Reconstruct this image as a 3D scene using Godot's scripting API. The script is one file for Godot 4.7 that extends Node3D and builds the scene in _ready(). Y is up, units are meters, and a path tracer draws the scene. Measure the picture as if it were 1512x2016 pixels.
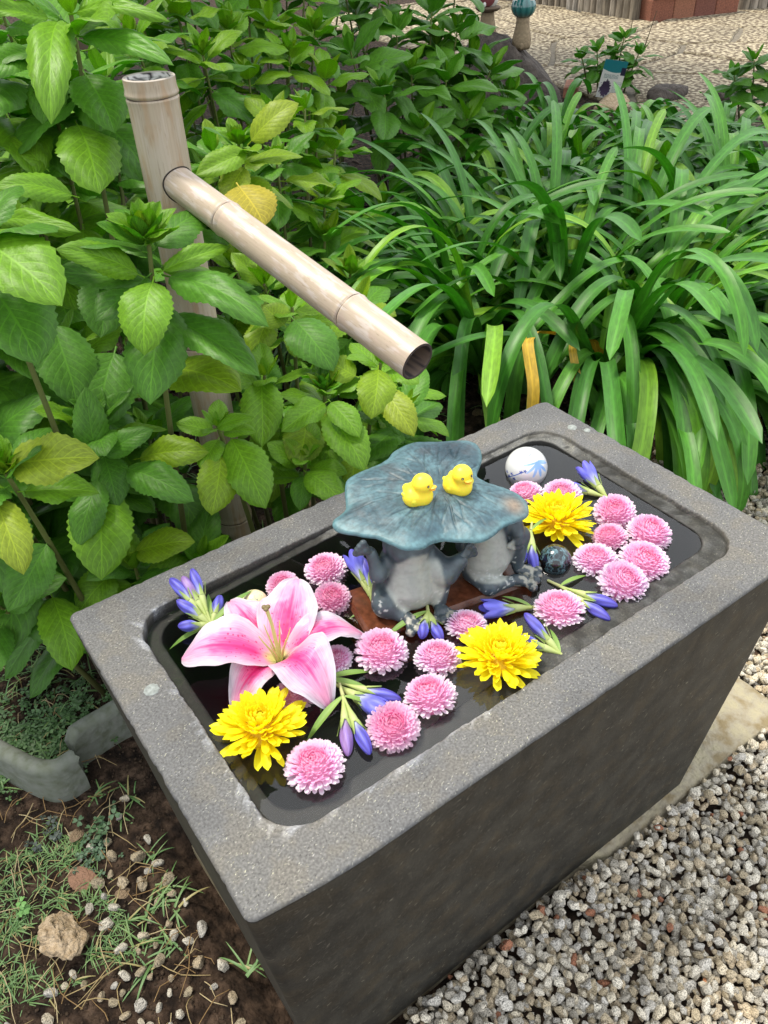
extends Node3D

const RIM := 0.584
const WATER := 0.5735
var rng := RandomNumberGenerator.new()
var taken := {}
var mat := {}
var noise_a := FastNoiseLite.new()
var noise_b := FastNoiseLite.new()

# ---------------------------------------------------------------- mesh helper
class Build:
	var v := PackedVector3Array()
	var t := PackedVector2Array()
	var c := PackedColorArray()
	var ix := PackedInt32Array()
	var seams := []
	func vert(p: Vector3, uv := Vector2.ZERO, col := Color.WHITE) -> int:
		v.append(p); t.append(uv); c.append(col)
		return v.size() - 1
	func tri(a: int, b: int, d: int) -> void:
		ix.append(a); ix.append(b); ix.append(d)
	# f(u, w) gives [position, uv, colour]; closed joins u = 0 with u = 1
	func grid(nu: int, nw: int, f: Callable, closed := false) -> void:
		var s := v.size()
		for j in nw + 1:
			for i in nu + 1:
				var r: Array = f.call(float(i) / nu, float(j) / nw)
				vert(r[0], r[1], r[2])
			if closed:
				seams.append([s + j * (nu + 1), s + j * (nu + 1) + nu])
		for j in nw:
			for i in nu:
				var a := s + j * (nu + 1) + i
				tri(a, a + 1, a + nu + 2)
				tri(a, a + nu + 2, a + nu + 1)
	func tube(path: Array, radii: Array, n: int, col: Color, cap := true, col2 := Color(-1, 0, 0)) -> void:
		var m := path.size()
		var side := Vector3.ZERO
		var rows := []
		var run := 0.0
		for j in m:
			var d: Vector3 = (path[mini(j + 1, m - 1)] - path[maxi(j - 1, 0)]).normalized()
			if j == 0:
				side = d.cross(Vector3.UP if absf(d.y) < 0.9 else Vector3.RIGHT).normalized()
			else:
				run += (path[j] - path[j - 1]).length()
				side = (side - d * side.dot(d)).normalized()
			var up := side.cross(d)
			var row := []
			var cc := col if col2.r < 0.0 else col.lerp(col2, float(j) / (m - 1))
			for i in n + 1:
				var a := TAU * i / n
				row.append(vert(path[j] + (side * cos(a) + up * sin(a)) * radii[j], Vector2(float(i) / n, run), cc))
			seams.append([row[0], row[n]])
			rows.append(row)
		for j in m - 1:
			for i in n:
				tri(rows[j][i], rows[j + 1][i], rows[j + 1][i + 1])
				tri(rows[j][i], rows[j + 1][i + 1], rows[j][i + 1])
		if cap:
			for e in [0, m - 1]:
				var mid := vert(path[e], Vector2(0.5, 0.5), col)
				var ring := []
				for i in n:
					ring.append(vert(v[rows[e][i]], Vector2(0.5, 0.5), col))
				for i in n:
					if e == 0:
						tri(mid, ring[i], ring[(i + 1) % n])
					else:
						tri(mid, ring[(i + 1) % n], ring[i])
	func ball(o: Vector3, r: Vector3, nu: int, nw: int, col: Color, b := Basis()) -> void:
		grid(nu, nw, func(u: float, w: float):
			var p := Vector3(sin(w * PI) * cos(u * TAU) * r.x, cos(w * PI) * r.y, sin(w * PI) * sin(u * TAU) * r.z)
			return [o + b * p, Vector2(u, w), col], true)
	# profile points are (radius, height)
	func lathe(pr: Array, n: int, col: Color, o := Vector3.ZERO) -> void:
		grid(n, pr.size() - 1, func(u: float, w: float):
			var q: Vector2 = pr[int(round(w * (pr.size() - 1)))]
			return [o + Vector3(cos(u * TAU) * q.x, q.y, sin(u * TAU) * q.x), Vector2(u, q.y), col], true)
	func box(lo: Vector3, hi: Vector3, col := Color.WHITE, b := Basis(), o := Vector3.ZERO, cut := 0.0) -> void:
		var q := [Vector3(0, -1, 0), Vector3(0, 1, 0), Vector3(-1, 0, 0), Vector3(1, 0, 0), Vector3(0, 0, -1), Vector3(0, 0, 1)]
		var mid := (lo + hi) / 2.0
		var h := (hi - lo) / 2.0
		var k := Vector3(h.x - cut, h.y - cut, h.z - cut)
		for n in q:
			var a := Vector3(n.y, n.z, n.x)
			var e: Vector3 = n.cross(a)
			var id := []
			for s in [[-1, -1], [1, -1], [1, 1], [-1, 1]]:
				id.append(vert(o + b * (mid + n * h + (a * s[0] + e * s[1]) * k), Vector2(s[0], s[1]), col))
			tri(id[0], id[2], id[1]); tri(id[0], id[3], id[2])
		if cut > 0.0:
			for i in 3:
				for s in [-1, 1]:
					for r in [-1, 1]:
						var x := Vector3.ZERO; x[i] = 1.0
						var y := Vector3.ZERO; y[(i + 1) % 3] = s
						var z := Vector3.ZERO; z[(i + 2) % 3] = r
						var id := []
						for w in [-1, 1]:
							id.append(vert(o + b * (mid + x * w * k + y * h + z * k), Vector2.ZERO, col))
							id.append(vert(o + b * (mid + x * w * k + y * k + z * h), Vector2.ZERO, col))
						if s * r > 0:
							tri(id[0], id[1], id[3]); tri(id[0], id[3], id[2])
						else:
							tri(id[0], id[3], id[1]); tri(id[0], id[2], id[3])
			for sx in [-1, 1]:
				for sy in [-1, 1]:
					for sz in [-1, 1]:
						var s := Vector3(sx, sy, sz)
						var p := vert(o + b * (mid + s * Vector3(h.x, k.y, k.z)), Vector2.ZERO, col)
						var g := vert(o + b * (mid + s * Vector3(k.x, h.y, k.z)), Vector2.ZERO, col)
						var m := vert(o + b * (mid + s * Vector3(k.x, k.y, h.z)), Vector2.ZERO, col)
						if sx * sy * sz > 0: tri(p, m, g)
						else: tri(p, g, m)
	func mesh(flat := false) -> ArrayMesh:
		if flat:
			var v2 := PackedVector3Array(); var t2 := PackedVector2Array(); var c2 := PackedColorArray()
			for i in ix:
				v2.append(v[i]); t2.append(t[i]); c2.append(c[i])
			v = v2; t = t2; c = c2
			ix = PackedInt32Array(range(v.size()))
			seams = []
		var n := PackedVector3Array()
		n.resize(v.size())
		for k in range(0, ix.size(), 3):
			var a := v[ix[k]]
			var q := (v[ix[k + 2]] - a).cross(v[ix[k + 1]] - a)
			for m in 3:
				n[ix[k + m]] += q
		for s in seams:
			var q := n[s[0]] + n[s[1]]
			n[s[0]] = q; n[s[1]] = q
		for i in n.size():
			n[i] = n[i].normalized() if n[i].length_squared() > 1e-24 else Vector3.UP
		var arr := []
		arr.resize(Mesh.ARRAY_MAX)
		arr[Mesh.ARRAY_VERTEX] = v; arr[Mesh.ARRAY_NORMAL] = n; arr[Mesh.ARRAY_TEX_UV] = t; arr[Mesh.ARRAY_COLOR] = c; arr[Mesh.ARRAY_INDEX] = ix
		var out := ArrayMesh.new()
		out.add_surface_from_arrays(Mesh.PRIMITIVE_TRIANGLES, arr)
		return out

# ---------------------------------------------------------------- scene helpers
func numbered(called: String) -> String:
	var n: int = taken.get(called, 0)
	taken[called] = n + 1
	return called if n == 0 else "%s_%03d" % [called, n]

func tag(o: Node, label: String, category := "", group := "", kind := "") -> Node:
	if label: o.set_meta("label", label)
	if category: o.set_meta("category", category)
	if group: o.set_meta("group", group)
	if kind: o.set_meta("kind", kind)
	return o

func thing(called: String, label: String, category: String, where := Vector3.ZERO, group := "") -> Node3D:
	var o := Node3D.new()
	o.name = numbered(called)
	add_child(o)
	o.position = where
	tag(o, label, category, group)
	return o

func part(called: String, m: Mesh, material: Material, parent: Node3D, x := Transform3D()) -> MeshInstance3D:
	var o := MeshInstance3D.new()
	o.name = called
	o.mesh = m
	o.material_override = material
	o.transform = x
	parent.add_child(o, true)
	return o

func single(called: String, m: Mesh, material: Material, label: String, category: String, where := Vector3.ZERO, group := "") -> MeshInstance3D:
	var o := part(numbered(called), m, material, self)
	o.position = where
	tag(o, label, category, group)
	return o

func structure(called: String, m: Mesh, material: Material) -> MeshInstance3D:
	var o := part(called, m, material, self)
	o.set_meta("kind", "structure")
	return o

func scatter(called: String, m: Mesh, material: Material, xs: Array, cols: Array, parent: Node3D) -> MultiMeshInstance3D:
	var mm := MultiMesh.new()
	mm.transform_format = MultiMesh.TRANSFORM_3D
	mm.use_colors = cols.size() > 0
	mm.mesh = m
	mm.instance_count = xs.size()
	for i in xs.size():
		mm.set_instance_transform(i, xs[i])
		if cols.size() > 0:
			mm.set_instance_color(i, cols[i])
	var o := MultiMeshInstance3D.new()
	o.name = called
	o.multimesh = mm
	o.material_override = material
	o.set_meta("kind", "stuff")
	parent.add_child(o, true)
	return o

func lin(r: float, g: float, b: float) -> Color:
	return Color(r, g, b).linear_to_srgb()

func M(col: Color, rough := 0.8, o := {}) -> StandardMaterial3D:
	var m := StandardMaterial3D.new()
	m.albedo_color = col
	m.roughness = rough
	m.metallic_specular = o.get("spec", 0.5)
	if o.has("tex"): m.albedo_texture = o.tex
	if o.has("tri"):
		m.uv1_triplanar = true
		m.uv1_world_triplanar = o.get("world", false)
		m.uv1_scale = Vector3.ONE * o.tri
	if o.has("uvs"): m.uv1_scale = o.uvs
	if o.has("bump"):
		m.heightmap_enabled = true
		m.heightmap_texture = o.bump
		m.heightmap_scale = o.get("bs", 0.1)
	if o.get("vc", false): m.vertex_color_use_as_albedo = true
	if o.has("back"):
		m.backlight_enabled = true
		m.backlight = o.back
	if o.has("sss"):
		m.subsurf_scatter_enabled = true
		m.subsurf_scatter_strength = o.sss
	if o.has("coat"):
		m.clearcoat_enabled = true
		m.clearcoat = o.coat
		m.clearcoat_roughness = 0.15
	if o.has("detail"):
		m.detail_enabled = true
		m.detail_albedo = o.detail
		m.detail_blend_mode = BaseMaterial3D.BLEND_MODE_MUL
		m.detail_uv_layer = BaseMaterial3D.DETAIL_UV_2
		m.uv2_triplanar = true
		m.uv2_world_triplanar = o.get("world", false)
		m.uv2_scale = Vector3.ONE * o.detail_tri
	return m

func noise_tex(size: int, freq: float, octaves: int, cols: Array, at := [], sd := 1, type := FastNoiseLite.TYPE_SIMPLEX_SMOOTH) -> NoiseTexture2D:
	var n := FastNoiseLite.new()
	n.seed = sd
	n.noise_type = type
	n.frequency = freq
	n.fractal_octaves = octaves
	var t := NoiseTexture2D.new()
	t.width = size; t.height = size
	t.seamless = true
	t.noise = n
	var g := Gradient.new()
	var off := PackedFloat32Array()
	for i in cols.size():
		off.append(at[i] if at.size() else float(i) / (cols.size() - 1))
	g.offsets = off
	g.colors = PackedColorArray(cols)
	t.color_ramp = g
	return t

func paint(w: int, h: int, f: Callable) -> ImageTexture:
	var im := Image.create(w, h, false, Image.FORMAT_RGB8)
	for y in h:
		for x in w:
			im.set_pixel(x, y, f.call(float(x) / w, float(y) / h))
	return ImageTexture.create_from_image(im)

func n2(x: float, y: float) -> float:
	return noise_a.get_noise_2d(x, y)

func n3(p: Vector3) -> float:
	return noise_a.get_noise_3dv(p)

func rnd(a: float, b: float) -> float:
	return rng.randf_range(a, b)

func grey(a: float) -> Color:
	return Color(a, a, a)

# ---------------------------------------------------------------- ready
func _ready() -> void:
	rng.seed = 4711
	noise_a.seed = 3
	noise_a.frequency = 1.0
	noise_a.fractal_octaves = 3
	noise_b.seed = 9
	noise_b.frequency = 1.0
	noise_b.noise_type = FastNoiseLite.TYPE_CELLULAR
	camera_and_light()
	make_materials()
	ground_and_path()
	trough()
	bamboo()
	frogs()
	flowers()
	balls()
	ducks()
	hydrangeas()
	agapanthus()
	garden_edges()
	small_ground_things()
	trees()

func camera_and_light() -> void:
	var cam := Camera3D.new()
	cam.name = "camera"
	cam.fov = 63.86
	cam.near = 0.05
	cam.far = 300.0
	cam.position = Vector3(-0.086, 1.377, 0.918)
	cam.basis = Basis.from_euler(Vector3(-0.67045, -0.59352, -0.04817), EULER_ORDER_YXZ)
	add_child(cam)
	cam.current = true
	var sky_m := ProceduralSkyMaterial.new()
	sky_m.sky_top_color = lin(0.84, 0.88, 0.93)
	sky_m.sky_horizon_color = lin(0.70, 0.73, 0.76)
	sky_m.sky_curve = 0.2
	sky_m.ground_bottom_color = lin(0.12, 0.12, 0.10)
	sky_m.ground_horizon_color = lin(0.30, 0.31, 0.30)
	sky_m.sun_angle_max = 30.0
	var sky := Sky.new()
	sky.sky_material = sky_m
	var env := Environment.new()
	env.background_mode = Environment.BG_SKY
	env.sky = sky
	env.tonemap_mode = Environment.TONE_MAPPER_LINEAR
	env.tonemap_exposure = 1.95
	env.sdfgi_enabled = true
	env.ssao_enabled = true
	env.ssil_enabled = true
	var we := WorldEnvironment.new()
	we.name = "environment"
	we.environment = env
	add_child(we)
	var sun := DirectionalLight3D.new()
	sun.name = "sun"
	sun.light_energy = 0.8
	sun.light_color = Color(1.0, 0.97, 0.91)
	sun.light_angular_distance = 14.0
	sun.shadow_enabled = true
	# high, from behind the trough and a little to the left
	sun.look_at_from_position(Vector3(-1.2, 6.0, -2.4), Vector3.ZERO)
	add_child(sun)

# ---------------------------------------------------------------- materials
func make_materials() -> void:
	# dark volcanic stone with pale flecks
	var blotch := FastNoiseLite.new()
	blotch.seed = 5; blotch.frequency = 0.008; blotch.fractal_octaves = 4
	var fine := FastNoiseLite.new()
	fine.seed = 6; fine.frequency = 0.11; fine.fractal_octaves = 3
	var S := 1024
	var bi := blotch.get_seamless_image(S, S)
	var fi := fine.get_seamless_image(S, S)
	var im := Image.create(S, S, false, Image.FORMAT_RGB8)
	var hm := Image.create(S, S, false, Image.FORMAT_RGB8)
	for y in S:
		for x in S:
			var b := bi.get_pixel(x, y).r
			var f := fi.get_pixel(x, y).r
			var k := 0.47 + (f - 0.5) * 0.22
			var warm := smoothstep(0.5, 0.75, b)
			im.set_pixel(x, y, Color(k * (1.0 + 0.035 * warm), k * (1.0 + 0.015 * warm), k * (1.01 - 0.025 * warm)))
			hm.set_pixel(x, y, grey(0.40 + f * 0.2))
	for i in 7500:
		var x := rng.randi() % S
		var y := rng.randi() % S
		var pale := rnd(0.56, 0.88)
		var yel := rnd(0.86, 1.0)
		var a := rnd(-0.9, 0.3)
		var len := rng.randi() % 5 + 2
		var dark := rng.randf() < 0.3
		for s in len:
			for q in rng.randi() % 3 + 1:
				var px := posmod(x + int(cos(a) * s) + q, S)
				var py := posmod(y + int(sin(a) * s), S)
				im.set_pixel(px, py, grey(0.24) if dark else Color(pale, pale * (0.97 + 0.03 * yel), pale * yel))
				hm.set_pixel(px, py, grey(0.0 if dark else 0.9))
	var stone_tex := ImageTexture.create_from_image(im)
	var stone_h := ImageTexture.create_from_image(hm)
	var cloud := noise_tex(512, 0.006, 4, [grey(0.87), grey(0.96), Color(1.0, 0.99, 0.965)], [0.25, 0.5, 0.8], 21)
	mat.stone = M(lin(1.58, 1.58, 1.58), 0.74, {"tex": stone_tex, "tri": 2.1, "bump": stone_h, "bs": 0.009, "vc": true, "detail": cloud, "detail_tri": 1.3})
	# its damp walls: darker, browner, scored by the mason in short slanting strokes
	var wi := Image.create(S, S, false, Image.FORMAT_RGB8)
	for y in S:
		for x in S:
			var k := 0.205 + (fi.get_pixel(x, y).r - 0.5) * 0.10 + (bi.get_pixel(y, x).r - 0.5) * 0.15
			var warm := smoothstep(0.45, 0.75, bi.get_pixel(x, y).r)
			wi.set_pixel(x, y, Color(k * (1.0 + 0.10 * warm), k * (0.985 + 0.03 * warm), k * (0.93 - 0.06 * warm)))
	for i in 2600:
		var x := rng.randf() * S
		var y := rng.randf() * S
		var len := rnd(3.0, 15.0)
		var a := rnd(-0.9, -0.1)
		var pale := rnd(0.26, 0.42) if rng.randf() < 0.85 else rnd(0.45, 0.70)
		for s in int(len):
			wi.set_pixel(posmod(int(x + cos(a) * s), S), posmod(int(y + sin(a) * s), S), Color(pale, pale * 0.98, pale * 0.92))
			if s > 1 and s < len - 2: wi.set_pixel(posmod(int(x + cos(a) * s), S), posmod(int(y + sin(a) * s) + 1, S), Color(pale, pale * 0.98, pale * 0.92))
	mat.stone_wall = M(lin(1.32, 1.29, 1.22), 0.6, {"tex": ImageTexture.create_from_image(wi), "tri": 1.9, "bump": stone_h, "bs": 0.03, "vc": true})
	mat.lichen = M(lin(0.33, 0.36, 0.345), 0.95, {"tex": noise_tex(128, 0.05, 3, [grey(0.72), grey(1.0)], [], 8), "tri": 22.0})
	mat.slab = M(lin(0.42, 0.39, 0.32), 0.9, {"tex": noise_tex(512, 0.02, 5, [Color(0.74, 0.68, 0.56), Color(0.86, 0.84, 0.80), Color(0.92, 0.90, 0.82)], [0.2, 0.5, 0.8], 31), "tri": 1.8, "bump": noise_tex(512, 0.06, 4, [grey(0), grey(1)], [], 32), "bs": 0.4})
	# soil
	mat.soil = M(lin(0.9, 0.9, 0.9), 0.97, {"tex": noise_tex(1024, 0.018, 6, [Color(0.125, 0.098, 0.080), Color(0.22, 0.172, 0.138), Color(0.35, 0.285, 0.235)], [0.25, 0.5, 0.8], 41), "tri": 1.3, "world": true, "bump": noise_tex(1024, 0.03, 5, [grey(0), grey(1)], [], 42), "bs": 1.2, "spec": 0.3})
	mat.clod = M(lin(0.055, 0.038, 0.026), 0.97, {"vc": true, "spec": 0.25})
	# gravel: speckled granite, tinted per copy
	mat.gravel = M(lin(1.0, 1.0, 1.0), 0.9, {"tex": noise_tex(256, 0.055, 4, [grey(0.42), grey(0.86), grey(1.0)], [0.30, 0.44, 0.66], 51), "tri": 0.33, "vc": true})
	mat.tan_rock = M(lin(0.66, 0.53, 0.38), 0.95, {"tex": noise_tex(256, 0.025, 5, [Color(0.68, 0.63, 0.55), Color(1, 1, 1)], [], 53), "tri": 9.0, "bump": noise_tex(256, 0.03, 5, [grey(0), grey(1)], [], 54), "bs": 1.0})
	mat.boulder = M(lin(0.092, 0.073, 0.060), 0.9, {"tex": noise_tex(512, 0.02, 6, [grey(0.62), grey(0.85), grey(1.0)], [0.2, 0.5, 0.8], 55), "tri": 1.6, "bump": noise_tex(512, 0.03, 6, [grey(0), grey(1)], [], 56), "bs": 1.6})
	mat.old_concrete = M(lin(0.19, 0.20, 0.172), 0.93, {"tex": noise_tex(512, 0.015, 5, [Color(0.80, 0.82, 0.74), Color(0.93, 0.95, 0.92), grey(1.0)], [0.2, 0.5, 0.8], 57), "tri": 4.0, "bump": noise_tex(256, 0.05, 4, [grey(0), grey(1)], [], 58), "bs": 0.15})
	# bamboo: u round the cane, v along it
	var ba := FastNoiseLite.new()
	ba.seed = 61; ba.frequency = 1.0; ba.fractal_octaves = 4
	var bamboo_f := func(stain: Color, pale: Color, crack: float) -> Callable:
		return func(u: float, v: float):
			var a: float = u * TAU
			var ring := Vector2(cos(a), sin(a))
			var st := ba.get_noise_3d(ring.x * 11.0, ring.y * 11.0, v * 4.0)
			var pa := ba.get_noise_3d(ring.x * 1.6 + 5.0, ring.y * 1.6, v * 13.0)
			var pb := ba.get_noise_3d(ring.x * 1.8 - 9.0, ring.y * 1.8, v * 11.0 + 4.0)
			var c := Color(0.70, 0.65, 0.58)
			c = c.lerp(stain, smoothstep(0.0, 0.45, pa) * 0.65)
			c = c.lerp(pale, smoothstep(0.05, 0.4, pb + st * 0.25) * 0.42)
			c = c * (1.0 + st * 0.06)
			var spots := ba.get_noise_3d(ring.x * 9.0, ring.y * 9.0, v * 22.0 + 30.0)
			c = c.lerp(Color(0.36, 0.29, 0.23), smoothstep(0.36, 0.58, spots) * 0.22)
			if crack > 0.0 and v > 0.28:
				var off := absf(u - crack - 0.004 * sin(v * 9.0))
				c = c.lerp(Color(0.13, 0.09, 0.07), (1.0 - smoothstep(0.003, 0.009, off)))
			return c
	mat.cane_post = M(Color(0.96, 0.95, 0.93), 0.5, {"tex": paint(256, 512, (bamboo_f as Callable).call(Color(0.67, 0.565, 0.45), Color(0.75, 0.715, 0.68), 0.0)), "uvs": Vector3(1, 1.0, 1)})
	mat.cane_spout = M(Color(0.97, 0.95, 0.94), 0.42, {"tex": paint(256, 512, (bamboo_f as Callable).call(Color(0.72, 0.655, 0.60), Color(0.82, 0.815, 0.83), 0.69)), "uvs": Vector3(1, 1.0, 1)})
	mat.cane_end = M(lin(0.10, 0.07, 0.05), 0.9, {"vc": true})
	# glazed, moulded and metal things
	mat.verdigris = M(Color.WHITE, 0.5, {"vc": true, "tex": noise_tex(512, 0.03, 6, [grey(0.78), grey(0.92), grey(1.0)], [0.22, 0.5, 0.75], 71), "tri": 7.0, "bump": noise_tex(512, 0.05, 5, [grey(0), grey(1)], [], 72), "bs": 0.02})
	mat.frog = M(Color.WHITE, 0.42, {"vc": true, "tex": noise_tex(256, 0.03, 5, [grey(0.93), grey(0.98), grey(1.0)], [0.2, 0.5, 0.75], 73), "tri": 14.0})
	mat.rubber = M(lin(0.92, 0.72, 0.045), 0.42, {"sss": 0.25})
	mat.rubber_beak = M(lin(0.86, 0.45, 0.04), 0.45)
	mat.black = M(lin(0.012, 0.010, 0.010), 0.35)
	mat.white_dot = M(lin(0.75, 0.72, 0.6), 0.5)
	mat.terracotta = M(lin(0.16, 0.050, 0.022), 0.25, {"tex": noise_tex(256, 0.03, 4, [grey(0.65), grey(1.0)], [], 74), "tri": 8.0})
	mat.water = M(Color(0.02, 0.03, 0.02, 0.02), 0.01)
	mat.water.transparency = BaseMaterial3D.TRANSPARENCY_ALPHA
	# leaves: u across, v from stalk to tip
	var quilt := FastNoiseLite.new()
	quilt.seed = 81; quilt.frequency = 1.0; quilt.fractal_octaves = 3
	var vein := func(u: float, v: float) -> float:
		var s := absf(u - 0.5) * 2.0
		var q := v - 0.30 * pow(s, 0.8) - 0.07 * s * s
		var fr := q * 9.0 + (0.5 if u > 0.5 else 0.0)
		var d := absf(fr - round(fr))
		return maxf(1.0 - smoothstep(0.012, 0.05, s), (1.0 - smoothstep(0.02, 0.10, d)) * (1.0 - 0.45 * s) * (0.0 if q < 0.0 else 1.0))
	var leaf_tex := paint(192, 320, func(u: float, v: float):
		var k: float = (vein as Callable).call(u, v)
		var n := quilt.get_noise_2d(u * 9.0, v * 14.0)
		var b: float = 0.80 + n * 0.10 + 0.03 * sin(v * 5.0)
		var fineN := quilt.get_noise_2d(u * 60.0, v * 80.0) * 0.05
		var c := Color(b + fineN, b + fineN, b + fineN)
		return c.lerp(Color(1.0, 0.99, 0.88), k * 0.75))
	var leaf_h := paint(192, 320, func(u: float, v: float):
		var s := absf(u - 0.5) * 2.0
		var q := v - 0.30 * pow(s, 0.8) - 0.07 * s * s
		var fr := q * 9.0 + (0.5 if u > 0.5 else 0.0)
		var h := 0.35 + 0.6 * absf(sin(fr * PI)) * (1.0 - 0.4 * s) * smoothstep(0.0, 0.1, s)
		return grey(clampf(h + quilt.get_noise_2d(u * 26.0, v * 36.0) * 0.22, 0.0, 1.0)))
	var leaf_cols := [
		[lin(0.105, 0.30, 0.024), lin(0.25, 0.60, 0.05)],
		[lin(0.21, 0.46, 0.02), lin(0.36, 0.72, 0.04)],
		[lin(0.29, 0.48, 0.018), lin(0.50, 0.78, 0.08)],
		[lin(0.40, 0.53, 0.04), lin(0.66, 0.80, 0.10)],
		[lin(0.66, 0.55, 0.06), lin(0.80, 0.72, 0.12)],
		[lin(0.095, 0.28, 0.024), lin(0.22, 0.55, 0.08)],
		[lin(0.14, 0.38, 0.027), lin(0.30, 0.65, 0.09)],
		[lin(0.255, 0.49, 0.02), lin(0.42, 0.74, 0.04)],
		[lin(0.50, 0.27, 0.05), lin(0.7, 0.5, 0.12)]]
	mat.leaf = []
	for c in leaf_cols:
		mat.leaf.append(M(c[0], 0.46, {"tex": leaf_tex, "bump": leaf_h, "bs": 0.055, "back": c[1] * 0.9, "spec": 0.40}))
	mat.stem = M(lin(0.13, 0.16, 0.05), 0.7, {"vc": true})
	mat.wood_stem = M(lin(0.10, 0.075, 0.045), 0.9)
	var strap := paint(64, 128, func(u: float, v: float):
		var s := absf(u - 0.5) * 2.0
		var b: float = 0.86 + quilt.get_noise_2d(u * 26.0, v * 3.0) * 0.14 + quilt.get_noise_2d(u * 3.0, v * 9.0) * 0.10
		b += 0.16 * (1.0 - smoothstep(0.0, 0.22, s))
		return grey(clampf(b, 0.0, 1.0)))
	mat.strap = []
	for c in [[0.086, 0.305, 0.022], [0.12, 0.38, 0.024], [0.165, 0.44, 0.022], [0.062, 0.235, 0.022], [0.095, 0.33, 0.032], [0.23, 0.48, 0.025]]:
		mat.strap.append(M(lin(c[0], c[1], c[2]), 0.46, {"tex": strap, "back": lin(0.28, 0.62, 0.08) * 0.8, "spec": 0.5}))
	mat.strap_dead = M(lin(0.72, 0.46, 0.035), 0.5, {"tex": strap, "back": lin(0.6, 0.4, 0.05) * 0.7})
	# petals
	mat.pink = M(Color.WHITE, 0.55, {"vc": true, "back": lin(0.95, 0.72, 0.86) * 0.95})
	mat.pink_pale = mat.pink.duplicate()
	mat.pink_pale.albedo_color = lin(0.97, 1.0, 1.0)
	mat.pink_pale.backlight = lin(0.95, 0.82, 0.92)
	mat.pink_deep = mat.pink.duplicate()
	mat.pink_deep.albedo_color = lin(0.96, 0.86, 0.90)
	mat.yellow = M(Color.WHITE, 0.55, {"vc": true, "back": lin(0.97, 0.86, 0.03) * 0.9})
	mat.gentian = M(Color.WHITE, 0.5, {"vc": true, "back": lin(0.2, 0.2, 0.75) * 0.25})
	mat.sepal = M(Color.WHITE, 0.55, {"vc": true, "back": lin(0.4, 0.6, 0.15) * 0.5})
	var lily_n := FastNoiseLite.new()
	lily_n.seed = 91; lily_n.frequency = 1.0; lily_n.fractal_octaves = 3
	var spots := []
	for i in 26:
		spots.append(Vector3(rnd(0.22, 0.78), rnd(0.10, 0.52), rnd(0.006, 0.012)))
	mat.lily = M(Color.WHITE, 0.5, {"tex": paint(256, 384, func(u: float, v: float):
		var s := absf(u - 0.5) * 2.0
		var c := Color(0.775, 0.735, 0.78)
		var streak := lily_n.get_noise_2d(u * 46.0, v * 2.2) * 0.17 + lily_n.get_noise_2d(u * 4.0, v * 5.0) * 0.10
		c = c.lerp(Color(0.86, 0.55, 0.69), (1.0 - smoothstep(0.50, 1.25, s + 0.38 * v + streak)) * 0.95)
		c = c.lerp(Color(0.95, 0.22, 0.50), (1.0 - smoothstep(0.05, 0.62, s + streak * 0.8)) * smoothstep(0.10, 0.24, v) * (1.0 - smoothstep(0.46, 0.78, v + streak)))
		c = c.lerp(Color(0.90, 0.12, 0.42), (1.0 - smoothstep(0.01, 0.09, s)) * smoothstep(0.12, 0.25, v) * (1.0 - smoothstep(0.6, 0.92, v)) * 0.7)
		c = c.lerp(Color(0.80, 0.80, 0.48), (1.0 - smoothstep(0.06, 0.17, v + s * 0.12)) * 0.9)
		for q in spots:
			if Vector2((u - q.x) * 0.6, v - q.y).length() < q.z:
				c = c.lerp(Color(0.72, 0.08, 0.33), 0.7)
		c = c * (1.0 - 0.07 * smoothstep(0.25, 0.6, lily_n.get_noise_2d(u * 60.0, v * 3.0) + 0.3))
		return c), "back": lin(0.9, 0.6, 0.75) * 0.35, "bump": noise_tex(128, 0.02, 3, [grey(0), grey(1)], [], 92), "bs": 0.2})
	mat.pistil = M(lin(0.50, 0.52, 0.17), 0.5)
	mat.stigma = M(lin(0.16, 0.12, 0.05), 0.6)
	# balls
	mat.white_ball = M(Color.WHITE, 0.12, {"tex": ball_print(0), "coat": 0.6})
	mat.cream_ball = M(Color.WHITE, 0.3, {"tex": ball_print(1), "coat": 0.3})
	mat.dark_ball = M(Color.WHITE, 0.12, {"tex": noise_tex(256, 0.02, 5, [Color(0.06, 0.07, 0.08), Color(0.08, 0.09, 0.11), Color(0.42, 0.58, 0.62), Color(0.13, 0.16, 0.19)], [0.3, 0.52, 0.58, 0.75], 95), "tri": 14.0, "coat": 0.6})
	# path, edging and ornaments
	mat.mortar = M(lin(0.21, 0.18, 0.135), 0.95, {"tex": noise_tex(512, 0.03, 5, [grey(0.7), grey(1.0)], [], 101), "tri": 0.9, "world": true})
	mat.paving = []
	for k in 3:
		mat.paving.append(M(lin(0.64, 0.62, 0.57), 0.92, {"tex": noise_tex(1024, [0.020, 0.018, 0.023][k], 3, [Color(0.46, 0.40, 0.33), Color(0.55, 0.49, 0.41), Color(0.82, 0.77, 0.66), Color(0.90, 0.86, 0.77)], [0.3, 0.50, 0.56, 0.8], 102 + k), "tri": 0.9, "world": true, "detail": noise_tex(256, 0.01, 3, [grey(0.8), grey(1.0)], [], 108), "detail_tri": 0.35, "bump": noise_tex(512, 0.045, 4, [grey(0), grey(1)], [], 102 + k), "bs": 0.6}))
	mat.stake = []
	for c in [[0.30, 0.25, 0.19], [0.36, 0.31, 0.25], [0.24, 0.20, 0.15], [0.42, 0.38, 0.33]]:
		mat.stake.append(M(lin(c[0], c[1], c[2]), 0.92, {"tex": mat.get("stake_tex", null) if mat.has("stake_tex") else stake_texture(), "uvs": Vector3(1, 1, 1)}))
	mat.brick = []
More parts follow.
